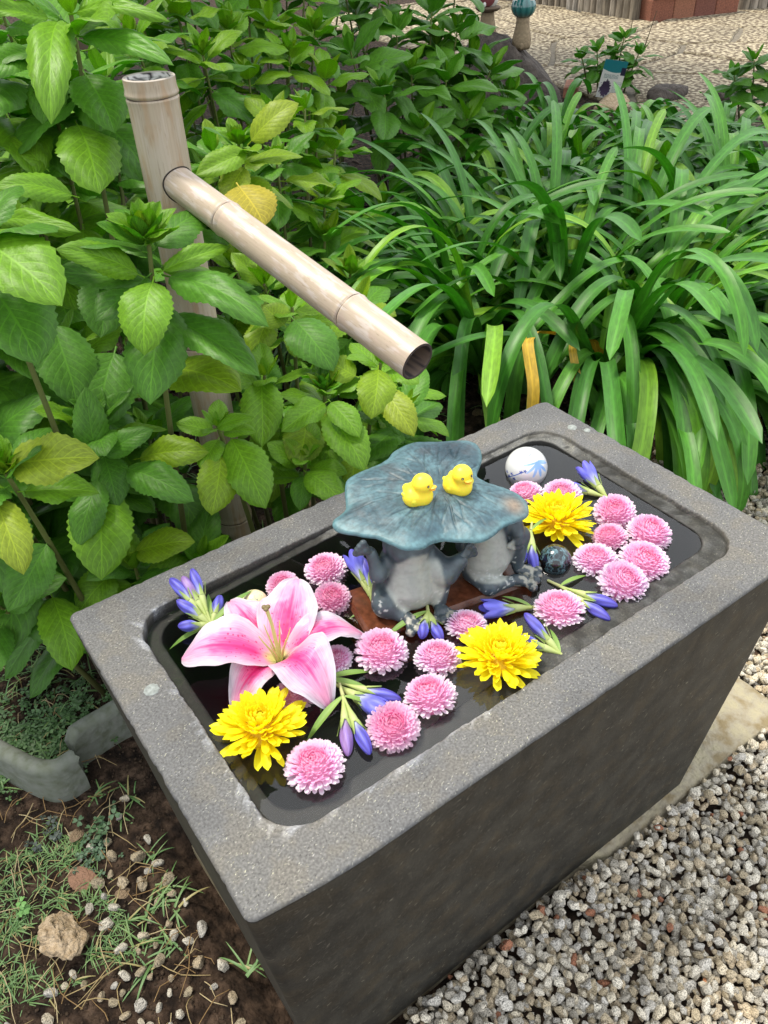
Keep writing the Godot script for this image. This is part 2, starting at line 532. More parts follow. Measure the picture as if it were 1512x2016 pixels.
	for c in [[0.33, 0.125, 0.075], [0.40, 0.17, 0.10], [0.26, 0.10, 0.07]]:
		mat.brick.append(M(lin(c[0], c[1], c[2]), 0.9, {"tex": noise_tex(256, 0.02, 4, [grey(0.7), grey(1.0)], [], 111), "tri": 2.5, "bump": noise_tex(256, 0.06, 4, [grey(0), grey(1)], [], 112), "bs": 0.4}))
	mat.clay = M(lin(0.36, 0.27, 0.165), 0.85, {"tex": noise_tex(256, 0.02, 4, [grey(0.72), grey(1.0)], [], 113), "tri": 6.0})
	mat.clay_dark = M(lin(0.12, 0.085, 0.055), 0.85)
	mat.teal_glaze = M(Color.WHITE, 0.12, {"vc": true, "coat": 0.8})
	mat.white_glaze = M(lin(0.62, 0.60, 0.56), 0.2, {"coat": 0.6})
	mat.maroon_glaze = M(lin(0.20, 0.055, 0.06), 0.3, {"coat": 0.4})
	mat.tag_print = M(Color.WHITE, 0.45, {"tex": tag_print()})
	mat.dead_leaf = M(lin(1, 1, 1), 0.9, {"tex": leaf_tex, "vc": true, "bump": leaf_h, "bs": 0.4})
	mat.grass = M(Color.WHITE, 0.5, {"vc": true, "back": lin(0.3, 0.6, 0.1) * 0.6})
	mat.straw = M(lin(0.45, 0.36, 0.2), 0.8, {"vc": true})
	mat.chip = M(lin(0.75, 0.33, 0.16), 0.8)

func stake_texture() -> ImageTexture:
	var n := FastNoiseLite.new()
	n.seed = 121; n.frequency = 1.0; n.fractal_octaves = 4
	mat.stake_tex = paint(64, 256, func(u: float, v: float):
		var b := 0.82 + n.get_noise_2d(u * 16.0, v * 1.5) * 0.35 + n.get_noise_2d(u * 3.0, v * 4.0) * 0.25
		return grey(clampf(b, 0.2, 1.0)))
	return mat.stake_tex

func near_line(p: Vector2, a: Vector2, b: Vector2) -> float:
	var t := clampf((p - a).dot(b - a) / (b - a).length_squared(), 0.0, 1.0)
	return p.distance_to(a + (b - a) * t)

# the print of the floating balls: 0 bamboo leaves and small blossoms in blue, 1 scrolls in grey blue
func ball_print(kind: int) -> ImageTexture:
	var r := RandomNumberGenerator.new()
	r.seed = 77
	var leafs := []
	var dots := []
	var arcs := []
	if kind == 0:
		# u 0..1 round the ball, v from pole to pole; the fan of leaves and the twig face the camera
		for a in [0.15, 0.7, 1.15, 1.6, 2.05, 2.6]:
			leafs.append([Vector2(0.685, 0.24), Vector2(0.685 - cos(a) * 0.115, 0.24 + sin(a) * 0.19), 0.014])
		leafs.append([Vector2(0.70, 0.235), Vector2(0.77, 0.30), 0.018])
		for q in [[0.50, 0.42], [0.48, 0.47], [0.455, 0.44], [0.52, 0.47], [0.56, 0.36], [0.585, 0.34], [0.465, 0.52], [0.55, 0.56], [0.62, 0.14], [0.66, 0.13], [0.25, 0.4], [0.15, 0.5], [0.9, 0.5]]:
			dots.append(Vector2(q[0], q[1]))
	else:
		for i in 46:
			arcs.append([Vector2(r.randf(), r.randf_range(0.05, 0.8)), r.randf_range(0.025, 0.06), r.randf() * TAU])
	return paint(384, 192, func(u: float, v: float):
		var p := Vector2(0.585 - (u - 0.385) / 1.25, 0.24 + (v - 0.235) / 1.25) if kind == 0 else Vector2(u, v)
		var c := Color(0.83, 0.84, 0.85) if kind == 0 else Color(0.90, 0.83, 0.66)
		for l in leafs:
			var a: Vector2 = l[0]
			var b: Vector2 = l[1]
			var t := clampf((p - a).dot(b - a) / (b - a).length_squared(), 0.0, 1.0)
			var d := p.distance_to(a + (b - a) * t)
			if d < l[2] * (0.25 + 1.9 * t * (1.0 - t) + 0.12):
				c = Color(0.40, 0.56, 0.83).lerp(Color(0.62, 0.75, 0.92), t)
		for q in dots:
			var d: Vector2 = p - q
			d.y *= 0.6
			var w := 0.011 * (0.75 + 0.45 * cos(5.0 * d.angle()))
			if d.length() < w:
				c = Color(0.16, 0.25, 0.62)
		if kind == 0 and near_line(p, Vector2(0.47, 0.5), Vector2(0.57, 0.35)) < 0.0035:
			c = Color(0.25, 0.36, 0.70)
		for a in arcs:
			var d: Vector2 = p - a[0]
			d.y *= 0.7
			var ring := absf(d.length() - a[1] * 0.6)
			if ring < 0.0045 and cos(d.angle() - a[2]) > -0.35:
				c = Color(0.30, 0.42, 0.45)
		return c)

# a nursery tag: teal top, purple flower, faint grey lines of small print
func tag_print() -> ImageTexture:
	var n := FastNoiseLite.new()
	n.seed = 131; n.frequency = 1.0
	return paint(96, 160, func(u: float, v: float):
		var c := Color(0.83, 0.84, 0.82)
		if v < 0.24 + 0.07 * sin(u * 3.0): c = Color(0.10, 0.47, 0.50)
		if u > 0.80 and v > 0.16 and v < 0.36: c = Color(0.12, 0.13, 0.24)
		var d := Vector2((u - 0.30) * 1.0, (v - 0.74) * 1.05)
		if d.length() < 0.23 + n.get_noise_2d(u * 9.0, v * 9.0) * 0.09: c = Color(0.20, 0.17, 0.27).lerp(Color(0.40, 0.34, 0.45), clampf(v * 3.0 - 2.0, 0.0, 1.0))
		if v > 0.36 and v < 0.47 and u > 0.12 and u < 0.75 and n.get_noise_2d(u * 40.0, v * 26.0) > 0.0: c = Color(0.50, 0.58, 0.58)
		if u > 0.60 and v > 0.52 and v < 0.86 and fmod(v * 26.0, 1.0) < 0.5 and n.get_noise_2d(u * 60.0, floor(v * 26.0) * 5.0) > -0.1: c = Color(0.58, 0.66, 0.64)
		return c)

# ---------------------------------------------------------------- ground and path
# soil lies level with the foot of the trough; the gravel yard on the right lies a little lower
func ground_height(x: float, z: float) -> float:
	var yard := smoothstep(0.45, 0.85, x) * smoothstep(0.45, 0.56, z)
	var yard2 := smoothstep(0.95, 1.15, x) * smoothstep(-0.35, -0.1, z)
	var h := -0.044 * maxf(yard, yard2)
	var k := 1.0 - smoothstep(2.0, 3.2, Vector2(x, z).length())
	h += k * (n2(x * 6.0, z * 6.0) * 0.010 + n2(x * 22.0, z * 22.0) * 0.004)
	if x > 0.03 and x < 1.15 and z > 0.02 and z < 0.51:
		h -= 0.04
	return h

func steps(lo: float, hi: float, n: int) -> Array:
	var out := []
	for i in n + 1:
		out.append(lerpf(lo, hi, float(i) / n))
	return out

func ground_and_path() -> void:
	var xs := [-120.0, -40.0, -12.0, -4.0, -2.0] + steps(-1.2, 3.0, 150) + steps(3.3, 8.0, 16) + [12.0, 30.0, 60.0, 120.0]
	var zs := [-120.0, -60.0, -30.0, -14.0] + steps(-8.0, -2.2, 20) + steps(-2.1, 1.6, 132) + [2.0, 3.0, 5.0, 12.0, 40.0, 120.0]
	var b := Build.new()
	b.grid(xs.size() - 1, zs.size() - 1, func(u: float, w: float):
		var x: float = xs[int(round(u * (xs.size() - 1)))]
		var z: float = zs[int(round(w * (zs.size() - 1)))]
		return [Vector3(x, ground_height(x, z), z), Vector2(x, z), Color.WHITE])
	structure("ground", b.mesh(), mat.soil)
	# crazy paving: irregular slabs of chip-faced stone in a mortar bed
	var hull := [Vector2(5.25, -8.2), Vector2(4.95, -4.2), Vector2(4.78, -3.45), Vector2(4.62, -2.75), Vector2(4.75, -1.9), Vector2(5.6, 0.6), Vector2(12.0, 1.5), Vector2(13.0, -8.5)]
	var bed := Build.new()
	prism(bed, PackedVector2Array(hull), -0.1, 0.006, 0.0)
	var path := structure("path", bed.mesh(true), mat.mortar)
	var sites := []
	for i in 9:
		for j in 11:
			sites.append(Vector2(4.4 + i * 1.0 + rnd(-0.36, 0.36) + (0.5 if j % 2 else 0.0), -8.7 + j * 0.98 + rnd(-0.36, 0.36)))
	for i in sites.size():
		var cell := PackedVector2Array(hull)
		for j in sites.size():
			if j != i and sites[j].distance_to(sites[i]) < 3.2:
				var mid: Vector2 = (sites[i] + sites[j]) / 2.0
				var n: Vector2 = (sites[j] - sites[i]).normalized()
				mid -= n * 0.024
				var keep := PackedVector2Array()
				for k in cell.size():
					var p := cell[k]
					var q := cell[(k + 1) % cell.size()]
					var dp := (p - mid).dot(n)
					var dq := (q - mid).dot(n)
					if dp <= 0.0: keep.append(p)
					if (dp < 0.0) != (dq < 0.0) and absf(dp - dq) > 1e-6:
						keep.append(p + (q - p) * (dp / (dp - dq)))
				cell = keep
		if cell.size() < 3: continue
		var rough := PackedVector2Array()
		for k in cell.size():
			var p := cell[k]
			var q := cell[(k + 1) % cell.size()]
			if p.distance_to(q) < 0.02: continue
			for s in 4:
				var m := p.lerp(q, s / 4.0)
				rough.append(m + Vector2(n2(m.x * 5.0, m.y * 5.0), n2(m.y * 5.0 + 9.0, m.x * 5.0)) * 0.022)
		if rough.size() < 3: continue
		var area := 0.0
		for k in rough.size():
			area += rough[k].cross(rough[(k + 1) % rough.size()])
		if absf(area) < 0.1: continue
		var sb := Build.new()
		prism(sb, rough, 0.0, 0.018 + rnd(0.0, 0.008), 0.012)
		part("paving_stone", sb.mesh(true), mat.paving[i % 3], path)
	# the concrete slab that the trough stands on
	var sl := Build.new()
	var so := PackedVector2Array()
	for q in [Vector2(0.05, 0.04), Vector2(1.125, 0.03), Vector2(1.14, 0.20), Vector2(1.155, 0.42), Vector2(1.15, 0.512), Vector2(1.0, 0.506), Vector2(0.8, 0.508), Vector2(0.64, 0.505), Vector2(0.58, 0.484), Vector2(0.3, 0.482), Vector2(0.06, 0.48)]:
		so.append(q)
	prism(sl, so, -0.09, -0.003, 0.008)
	single("concrete_slab", sl.mesh(), mat.slab, "weathered pale concrete slab under the stone trough, showing at its right foot", "slab")

# an upright prism over an outline, its upper edge cut at 45 degrees
func prism(b: Build, o: PackedVector2Array, y0: float, y1: float, cut: float) -> void:
	var n := o.size()
	var mid := Vector2.ZERO
	for p in o: mid += p / n
	var area := 0.0
	for k in n: area += o[k].cross(o[(k + 1) % n])
	var rows := []
	for r in [[0.0, y0], [0.0, y1 - cut], [cut, y1]]:
		var row := []
		for k in n:
			var p := o[k]
			var inw: Vector2 = (mid - p).normalized() * r[0]
			row.append(b.vert(Vector3(p.x + inw.x, r[1], p.y + inw.y), p))
		rows.append(row)
	var top := b.vert(Vector3(mid.x, y1, mid.y), mid)
	for k in n:
		var m := (k + 1) % n
		for r in 2:
			if r == 1 and cut == 0.0: continue
			if area < 0.0:
				b.tri(rows[r][k], rows[r + 1][k], rows[r + 1][m]); b.tri(rows[r][k], rows[r + 1][m], rows[r][m])
			else:
				b.tri(rows[r][k], rows[r + 1][m], rows[r + 1][k]); b.tri(rows[r][k], rows[r][m], rows[r + 1][m])
		if area < 0.0: b.tri(rows[2][k], top, rows[2][m])
		else: b.tri(rows[2][k], rows[2][m], top)

# ---------------------------------------------------------------- trough
func rounded(x0: float, x1: float, z0: float, z1: float, r: float, per: int) -> PackedVector2Array:
	var out := PackedVector2Array()
	var arc := 14
	var c := [[Vector2(x0 + r, z1 - r), PI / 2], [Vector2(x1 - r, z1 - r), 0.0], [Vector2(x1 - r, z0 + r), -PI / 2], [Vector2(x0 + r, z0 + r), -PI]]
	for k in 4:
		for i in arc:
			var a: float = c[k][1] - 0.0 + PI / 2 * (1.0 - float(i) / (arc - 1)) if false else c[k][1] + PI / 2 * (1.0 - float(i) / (arc - 1))
			out.append(c[k][0] + Vector2(cos(a), sin(a)) * r)
		var p := out[out.size() - 1]
		var nk: Array = c[(k + 1) % 4]
		var q: Vector2 = nk[0] + Vector2(cos(nk[1] + PI / 2), sin(nk[1] + PI / 2)) * r
		for i in per - 1:
			out.append(p.lerp(q, float(i + 1) / per))
	return out

func trough() -> void:
	var t := thing("stone_trough", "large rectangular dark grey stone trough filled with water and floating flowers", "trough")
	var per := 130
	var top := rounded(0.0, 0.902, 0.002, 0.536, 0.010, per)
	var foot := rounded(0.05, 0.852, 0.05, 0.489, 0.010, per)
	var lip := rounded(0.068, 0.842, 0.065, 0.470, 0.052, per)
	var inner := rounded(0.088, 0.817, 0.080, 0.438, 0.040, per)
	var n := top.size()
	var rows := []
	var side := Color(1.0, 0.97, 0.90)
	var rim := Color(1, 1, 1)
	var wet := Color(0.095, 0.093, 0.070)
	for i in 14:
		var y := lerpf(-0.004, RIM - 0.009, i / 13.0)
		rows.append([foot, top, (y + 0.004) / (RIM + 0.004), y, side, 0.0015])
	rows.append([foot, top, 0.992, RIM - 0.0045, Color(0.8, 0.8, 0.8), 0.002])
	rows.append([top, lip, 0.022, RIM - 0.0012, Color(0.9, 0.9, 0.9), 0.002])
	rows.append([top, lip, 0.06, RIM, rim, 0.001])
	for i in 7:
		rows.append([top, lip, lerpf(0.12, 0.93, i / 6.0), RIM, rim, 0.0])
	rows.append([top, lip, 0.985, RIM - 0.0004, rim, 0.0008])
	rows.append([top, lip, 1.0, RIM - 0.003, Color(0.7, 0.68, 0.62), 0.0008])
	rows.append([lip, inner, 0.05, -2.0, wet, 0.0])
	for i in 5:
		rows.append([lip, inner, lerpf(0.12, 0.90, i / 4.0), -1.0, wet, 0.001])
	rows.append([lip, inner, 1.0, -1.5, wet, 0.0015])
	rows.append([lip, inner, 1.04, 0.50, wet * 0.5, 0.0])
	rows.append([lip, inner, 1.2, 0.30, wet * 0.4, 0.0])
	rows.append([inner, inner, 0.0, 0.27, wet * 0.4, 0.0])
	var m := rows.size()
	var shape := func(k: int, j: int) -> Array:
		var r: Array = rows[j]
		var oa: PackedVector2Array = r[0]
		var ob: PackedVector2Array = r[1]
		var p := oa[k].lerp(ob[k], r[2])
		if j == m - 1: p = Vector2(0.45, 0.26).lerp(p, 0.01)
		# the near left corner is worn back
		if j < 24 and p.x < 0.14 and p.y > 0.40: p.y -= 0.013 * pow(1.0 - p.x / 0.14, 1.6) * smoothstep(0.44, 0.53, p.y)
		var y: float = r[3]
		var col: Color = r[4]
		var ledge := RIM - 0.008 - 0.016 * (1.0 - smoothstep(0.04, 0.50, p.x)) + 0.003 * smoothstep(0.2, 0.1, p.y)
		var amp: float = r[5]
		# worn, chipped edges
		var f := Vector3(p.x, y if y > 0.0 else RIM, p.y)
		var chip := maxf(0.0, n3(f * 55.0) - 0.10) * 1.5 + maxf(0.0, n3(f * 19.0 + Vector3(3, 3, 3)) - 0.26) * 1.8
		var inw := (Vector2(0.45, 0.27) - p).normalized()
		if j >= 13 and j <= 17:
			p += inw * chip * 0.0022 * (1.0 if j < 16 else 0.5)
			y -= chip * (0.002 if j < 17 else 0.001)
			p += inw * n3(f * 3.0) * 0.0012
		elif j >= 23 and j <= 26:
			var c2 := (absf(n3(f * 90.0)) * 0.0035 + n3(f * 24.0) * 0.0022) * (0.3 if j == 23 else 1.0)
			p -= inw * c2
			# a pale crust of lime along the lip nearest the camera
			if (j == 24 or j == 25 or (j == 23 and n3(f * 40.0) > 0.05)) and p.x < 0.42 and (p.y > 0.30 or p.x < 0.12):
				col = col.lerp(Color(2.3, 2.4, 2.6), clampf(n3(f * 34.0) * 1.6 + 0.35, 0.0, 0.9))
		elif j >= 18 and j <= 22:
			y += n3(f * 9.0) * 0.0008
		else:
			y += n3(f * 60.0) * amp * 0.5
			p += inw * n3(f * 5.0) * amp
		if r[3] <= -1.0:
			y = ledge + n3(f * 40.0) * 0.0016
			if r[3] == -1.5: y -= 0.002
			var dry := smoothstep(WATER + 0.0005, WATER + 0.006, y)
			col = wet.lerp(Color(0.92, 0.93, 0.90), dry)
			if r[3] == -2.0: col = wet.lerp(Color(0.30, 0.29, 0.26), dry)
			# lime bloom and grime on the ledge
			var bloom := clampf(n3(f * 26.0) * 2.4 + 0.1, 0.0, 1.0) * dry * (0.35 if p.x > 0.5 else 0.85)
			col = col.lerp(Color(1.7, 1.76, 1.76), bloom)
			if r[3] == -1.5: col = col.lerp(wet * 0.45, 0.75)
			col = col.lerp(wet, clampf(n3(f * 33.0 + Vector3(7, 1, 2)) * 3.0 - 0.15, 0.0, 0.8))
		if j < 14:
			# the walls are stained by damp, browner and darker in streaks, with the marks of the mason
			var k2 := n3(Vector3(f.x * 5.0, f.y * 4.0, f.z * 5.0)) * 0.22 + n3(f * 21.0) * 0.16
			col = Color(col.r * (1.0 + k2), col.g * (1.0 + k2 * 0.97), col.b * (1.0 + k2 * 0.9))
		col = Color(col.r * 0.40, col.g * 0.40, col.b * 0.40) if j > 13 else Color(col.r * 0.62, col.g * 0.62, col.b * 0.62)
		return [Vector3(p.x, y, p.y), Vector2(p.x + p.y, y), col]
	var walls := Build.new()
	walls.grid(n, 14, func(u: float, w: float): return (shape as Callable).call(int(round(u * n)) % n, int(round(w * 14.0))), true)
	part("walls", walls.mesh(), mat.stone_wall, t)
	var b := Build.new()
	b.grid(n, m - 15, func(u: float, w: float): return (shape as Callable).call(int(round(u * n)) % n, 14 + int(round(w * (m - 15)))), true)
	part("basin", b.mesh(), mat.stone, t)
	# round spots of pale lichen on the rim
	for s in [Vector3(0.041, 0.0, 0.197), Vector3(0.872, 0.0, 0.101), Vector3(0.885, 0.0, 0.124)]:
		var l := Build.new()
		var seg := 28
		var mid := l.vert(Vector3(0, 0.0008, 0))
		var ring := []
		var big := 0.0095 if s.x < 0.1 else (0.0085 if s.z < 0.11 else 0.006)
		for r in [[0.6, 0.0009], [0.9, 0.0007], [1.0, -0.0006]]:
			var row := []
			for i in seg:
				var a := TAU * i / seg
				var w: float = big * r[0] * (1.0 + 0.22 * n2(cos(a) * 2.0 + s.x * 40.0, sin(a) * 2.0))
				row.append(l.vert(Vector3(cos(a) * w, r[1], sin(a) * w)))
			ring.append(row)
		for i in seg:
			var k := (i + 1) % seg
			l.tri(mid, ring[0][i], ring[0][k])
			for r in 2:
				l.tri(ring[r][i], ring[r + 1][i], ring[r + 1][k]); l.tri(ring[r][i], ring[r + 1][k], ring[r][k])
		part("lichen_spot", l.mesh(), mat.lichen, t, Transform3D(Basis(), Vector3(s.x, RIM + 0.0004, s.z)))
	# the water
	var wb := Build.new()
	var wo := rounded(0.0705, 0.8395, 0.0675, 0.4675, 0.05, 24)
	var c := wb.vert(Vector3(0.45, WATER, 0.27), Vector2(0.45, 0.27))
	var ids := []
	for q in wo: ids.append(wb.vert(Vector3(q.x, WATER, q.y), q))
	for i in ids.size(): wb.tri(c, ids[(i + 1) % ids.size()], ids[i])
	structure("water", wb.mesh(), mat.water)
	var clay := Build.new()
	clay.box(Vector3(-0.130, -0.08, -0.050), Vector3(0.126, 0.0, 0.052), Color.WHITE, Basis(Vector3.UP, -0.20), Vector3.ZERO, 0.006)
	single("brick_plinth", clay.mesh(true), mat.terracotta, "wet red clay block in the water under the frogs", "brick", Vector3(0.445, WATER + 0.003, 0.262))

# ---------------------------------------------------------------- bamboo
func cane(a: Vector3, d: Vector3, side: Vector3, length: float, r0: float, r1: float, nodes: Array, open_end: bool) -> ArrayMesh:
	# a hollow cane from a along d; nodes are distances along it
	var stations := []
	for i in 41: stations.append(length * i / 40.0)
	for q in nodes:
		for e in [-0.012, -0.006, -0.0035, -0.0015, 0.0, 0.0015, 0.0035, 0.006, 0.012]:
			if q + e > 0.0 and q + e < length: stations.append(q + e)
	stations.sort()
	var up := side.cross(d).normalized()
	var b := Build.new()
	var prof := []
	for s in stations:
		var r := lerpf(r0, r1, s / length)
		for q in nodes:
			var e: float = s - q
			r += 0.0021 * exp(-pow((e - 0.004) / 0.003, 2.0)) + 0.0012 * exp(-pow((e + 0.0045) / 0.003, 2.0)) - 0.0016 * exp(-pow(e / 0.0013, 2.0))
		prof.append([s, r])
	b.grid(40, prof.size() - 1, func(u: float, w: float):
		var k: Array = prof[int(round(w * (prof.size() - 1)))]
		var an: float = u * TAU
		return [a + d * k[0] + (side * cos(an) + up * sin(an)) * k[1], Vector2(u, k[0] / length), Color.WHITE], true)
	return b.mesh()

func cane_mouth(a: Vector3, d: Vector3, side: Vector3, r: float, wall: float, deep: float, face: Color, inside: Color) -> ArrayMesh:
	# the cut end of a cane: the ring of its wall and the hollow behind it
	var up := side.cross(d).normalized()
	var b := Build.new()
	var pr := [[r, 0.0, face], [r - 0.001, 0.0012, face], [r - wall, 0.0010, face], [r - wall - 0.0008, -0.001, inside], [r - wall - 0.001, -deep * 0.5, inside], [r - wall - 0.002, -deep, inside * 0.8], [0.0005, -deep, inside * 0.7]]
	b.grid(40, pr.size() - 1, func(u: float, w: float):
		var k: Array = pr[int(round(w * (pr.size() - 1)))]
		var an: float = u * TAU
		var c: Color = k[2]
		if k[1] < 0.0:
			var sp := n3(Vector3(cos(an) * 3.0, k[1] * 90.0, sin(an) * 3.0))
			c = c.lerp(Color(0.02, 0.018, 0.02), smoothstep(0.05, 0.25, sp))
		return [a + d * k[1] + (side * cos(an) + up * sin(an)) * k[0], Vector2(u, w), c], true)
	return b.mesh()

func bamboo() -> void:
	var base := Vector3(0.436, 0.0, -0.448)
	var t := thing("bamboo_fountain", "weathered bamboo post with a slanting bamboo spout over the trough", "bamboo spout", base)
	part("post", cane(Vector3(0, -0.05, 0), Vector3.UP, Vector3.RIGHT, 1.178, 0.0372, 0.0405, [0.31, 0.73, 1.152], true), mat.cane_post, t)
	var inside: StandardMaterial3D = M(Color.WHITE, 0.8, {"vc": true})
	part("post_mouth", cane_mouth(Vector3(0, 1.128, 0), Vector3.UP, Vector3.RIGHT, 0.0405, 0.0050, 0.007, Color(0.42, 0.37, 0.32), Color(0.70, 0.66, 0.66)), inside, t)
	var a := Vector3(0.0, 0.982, 0.0)
	var e := Vector3(0.0792, 0.845, 0.573)
	var d := (e - a).normalized()
	var side := d.cross(Vector3.UP).normalized()
	var s0 := a + d * 0.018
	var length := (e - s0).length()
	var full := (e - a).length()
	part("spout", cane(s0, d, side, length, 0.0268, 0.0280, [full * 0.275 - 0.018, full * 0.772 - 0.018], true), mat.cane_spout, t)
	part("spout_mouth", cane_mouth(e, d, side, 0.0280, 0.0035, 0.07, Color(0.045, 0.035, 0.03), Color(0.14, 0.10, 0.075)), inside, t)
	# dark growth lines at the joints of the canes
	for q in [[Vector3(0, 0.26, 0), Vector3.UP, Vector3.RIGHT, 0.0379], [Vector3(0, 0.68, 0), Vector3.UP, Vector3.RIGHT, 0.0391], [Vector3(0, 1.102, 0), Vector3.UP, Vector3.RIGHT, 0.0403], [a + d * (full * 0.275), d, side, 0.0271], [a + d * (full * 0.772), d, side, 0.0277]]:
		var rg := Build.new()
		var rp := []
		var rr := []
		var e2: Vector3 = (q[2] as Vector3).cross(q[1])
		for i in 49:
			var an := TAU * i / 48.0
			rp.append(q[0] + (q[2] * cos(an) + e2 * sin(an)) * (q[3] - 0.0003 + 0.0002 * sin(an * 3.0)) + q[1] * 0.0008 * sin(an * 2.0))
			rr.append(0.0007 + 0.0003 * sin(an * 5.0))
		rg.tube(rp, rr, 5, Color(0.085, 0.06, 0.045), false)
		part("joint_line", rg.mesh(), inside, t)
	# the dark hole that the spout is let into
	var h := Build.new()
	var hp := []
	var hr := []
	for i in 33:
		var an := TAU * i / 32.0
		var q := side * cos(an) * 0.0276 + side.cross(d) * sin(an) * 0.0276
		# onto the round of the post
		var fl := Vector2(q.x, q.z)
		var dn := Vector2(d.x, d.z)
		var bq := fl.dot(dn)
		var s := (-bq + sqrt(maxf(0.0, bq * bq - dn.length_squared() * (fl.length_squared() - 0.0401 * 0.0401)))) / dn.length_squared()
		hp.append(a + q + d * s)
		hr.append(0.0013)
	h.tube(hp, hr, 6, Color(0.03, 0.022, 0.018), false)
	part("hole_edge", h.mesh(), inside, t)

# ---------------------------------------------------------------- modelling with smooth distance fields
func sculpt(prims: Array, cell: float, blend: float, paint_f: Callable) -> ArrayMesh:
	var lo := Vector3.ONE * 99.0
	var hi := -lo
	for p in prims:
		for e in 2:
			var r: float = p[2 + e] + 0.006
			lo = lo.min(p[e] - Vector3.ONE * r)
			hi = hi.max(p[e] + Vector3.ONE * r)
	var dim := Vector3i(((hi - lo) / cell).ceil()) + Vector3i.ONE * 2
	var nx := dim.x
	var nxy := dim.x * dim.y
	var d := PackedFloat32Array()
	d.resize(nxy * dim.z)
	d.fill(1.0)
	for p in prims:
		var a: Vector3 = p[0]
		var ab: Vector3 = p[1] - a
		var ra: float = p[2]
		var rb: float = p[3]
		var l2 := maxf(ab.length_squared(), 1e-9)
		var big := maxf(ra, rb) + blend + cell * 2.0
		var i0 := Vector3i(((a.min(p[1]) - Vector3.ONE * big - lo) / cell).floor()).max(Vector3i.ZERO)
		var i1 := Vector3i(((a.max(p[1]) + Vector3.ONE * big - lo) / cell).ceil()).min(dim - Vector3i.ONE)
		for z in range(i0.z, i1.z + 1):
			for y in range(i0.y, i1.y + 1):
				var row := z * nxy + y * nx
				for x in range(i0.x, i1.x + 1):
					var q := lo + Vector3(x, y, z) * cell - a
					var s := clampf(q.dot(ab) / l2, 0.0, 1.0)
					var v := (q - ab * s).length() - lerpf(ra, rb, s)
					var w := d[row + x]
					var h := maxf(blend - absf(w - v), 0.0) / blend
					d[row + x] = minf(w, v) - h * h * blend * 0.25
	var b := Build.new()
	var at := {}
	var off := [0, 1, nx, nx + 1, nxy, nxy + 1, nxy + nx, nxy + nx + 1]
	for z in dim.z - 1:
		for y in dim.y - 1:
			for x in dim.x - 1:
				var k := z * nxy + y * nx + x
				var inside := 0
				for o in off:
					if d[k + o] < 0.0: inside += 1
				if inside == 0 or inside == 8: continue
				var sum := Vector3.ZERO
				var cnt := 0
				for e in [[0, 1], [2, 3], [4, 5], [6, 7], [0, 2], [1, 3], [4, 6], [5, 7], [0, 4], [1, 5], [2, 6], [3, 7]]:
					var da := d[k + off[e[0]]]
					var db := d[k + off[e[1]]]
					if (da < 0.0) != (db < 0.0):
						var s := da / (da - db)
						var pa := Vector3(e[0] & 1, (e[0] >> 1) & 1, (e[0] >> 2) & 1)
						var pb := Vector3(e[1] & 1, (e[1] >> 1) & 1, (e[1] >> 2) & 1)
						sum += pa.lerp(pb, s)
						cnt += 1
				var pos := lo + (Vector3(x, y, z) + sum / cnt) * cell
				at[k] = b.vert(pos, Vector2(pos.x, pos.y), paint_f.call(pos))
	for k in at:
		for ax in 3:
			var st: int = [1, nx, nxy][ax]
			var u: int = [nx, nxy, 1][ax]
			var w: int = [nxy, 1, nx][ax]
			var a_in := d[k] < 0.0
			if a_in == (d[k + st] < 0.0): continue
			if not (at.has(k - u) and at.has(k - w) and at.has(k - u - w)): continue
			var q := [at[k], at[k - u], at[k - u - w], at[k - w]]
			if a_in:
				b.tri(q[0], q[2], q[1]); b.tri(q[0], q[3], q[2])
			else:
				b.tri(q[0], q[1], q[2]); b.tri(q[0], q[2], q[3])
	return b.mesh()

# ---------------------------------------------------------------- frogs under a metal lotus leaf
func frog_paint(belly: Vector3, br: Vector3, f: Vector3) -> Callable:
	return func(p: Vector3):
		var n := n3(p * 60.0)
		var skin := Color(0.046, 0.062, 0.074).lerp(Color(0.075, 0.102, 0.118), smoothstep(-0.2, 0.4, n3(Vector3(p.x * 45.0, p.y * 20.0, p.z * 45.0))))
		var q := p - belly
		var k := Vector3(q.x / br.x, q.y / br.y, q.z / br.z).length() + n * 0.03
		var front := (p - belly).dot(f)
		var pale := Color(0.30, 0.322, 0.298).lerp(Color(0.335, 0.36, 0.33), smoothstep(-0.3, 0.4, n3(Vector3(p.x * 50.0, p.y * 18.0, p.z * 50.0))))
		skin = skin.lerp(pale, (1.0 - smoothstep(0.92, 1.05, k)) * smoothstep(-0.002, 0.006, front))
		# chipped paint near the ground
		if n3(p * 110.0 + Vector3(5, 5, 5)) > 0.36 and p.y < 0.035: skin = Color(0.42, 0.45, 0.43)
		return skin

# feet: worn to bare pale plaster at the toes
func limb_paint(p: Vector3) -> Color:
	var skin := Color(0.046, 0.062, 0.074)
	return skin.lerp(Color(0.36, 0.35, 0.29), smoothstep(-0.05, 0.2, n3(p * 75.0)) * 0.8)

func foot_prims(at: Vector3, d: Vector3, spread: float) -> Array:
	var out := []
	var side := d.cross(Vector3.UP).normalized()
	out.append([at, at + d * 0.012 + Vector3(0, -0.002, 0), 0.0085, 0.0085])
	for k in 4:
		var s := (k - 1.5) * spread
		var e: Vector3 = at + d * (0.026 - absf(k - 1.5) * 0.002) + side * s * 0.011 + Vector3(0, -0.003, 0)
		out.append([at + d * 0.010 + side * s * 0.004, e, 0.0042, 0.0038])
		out.append([e, e + d * 0.002, 0.0062, 0.0054])
	return out

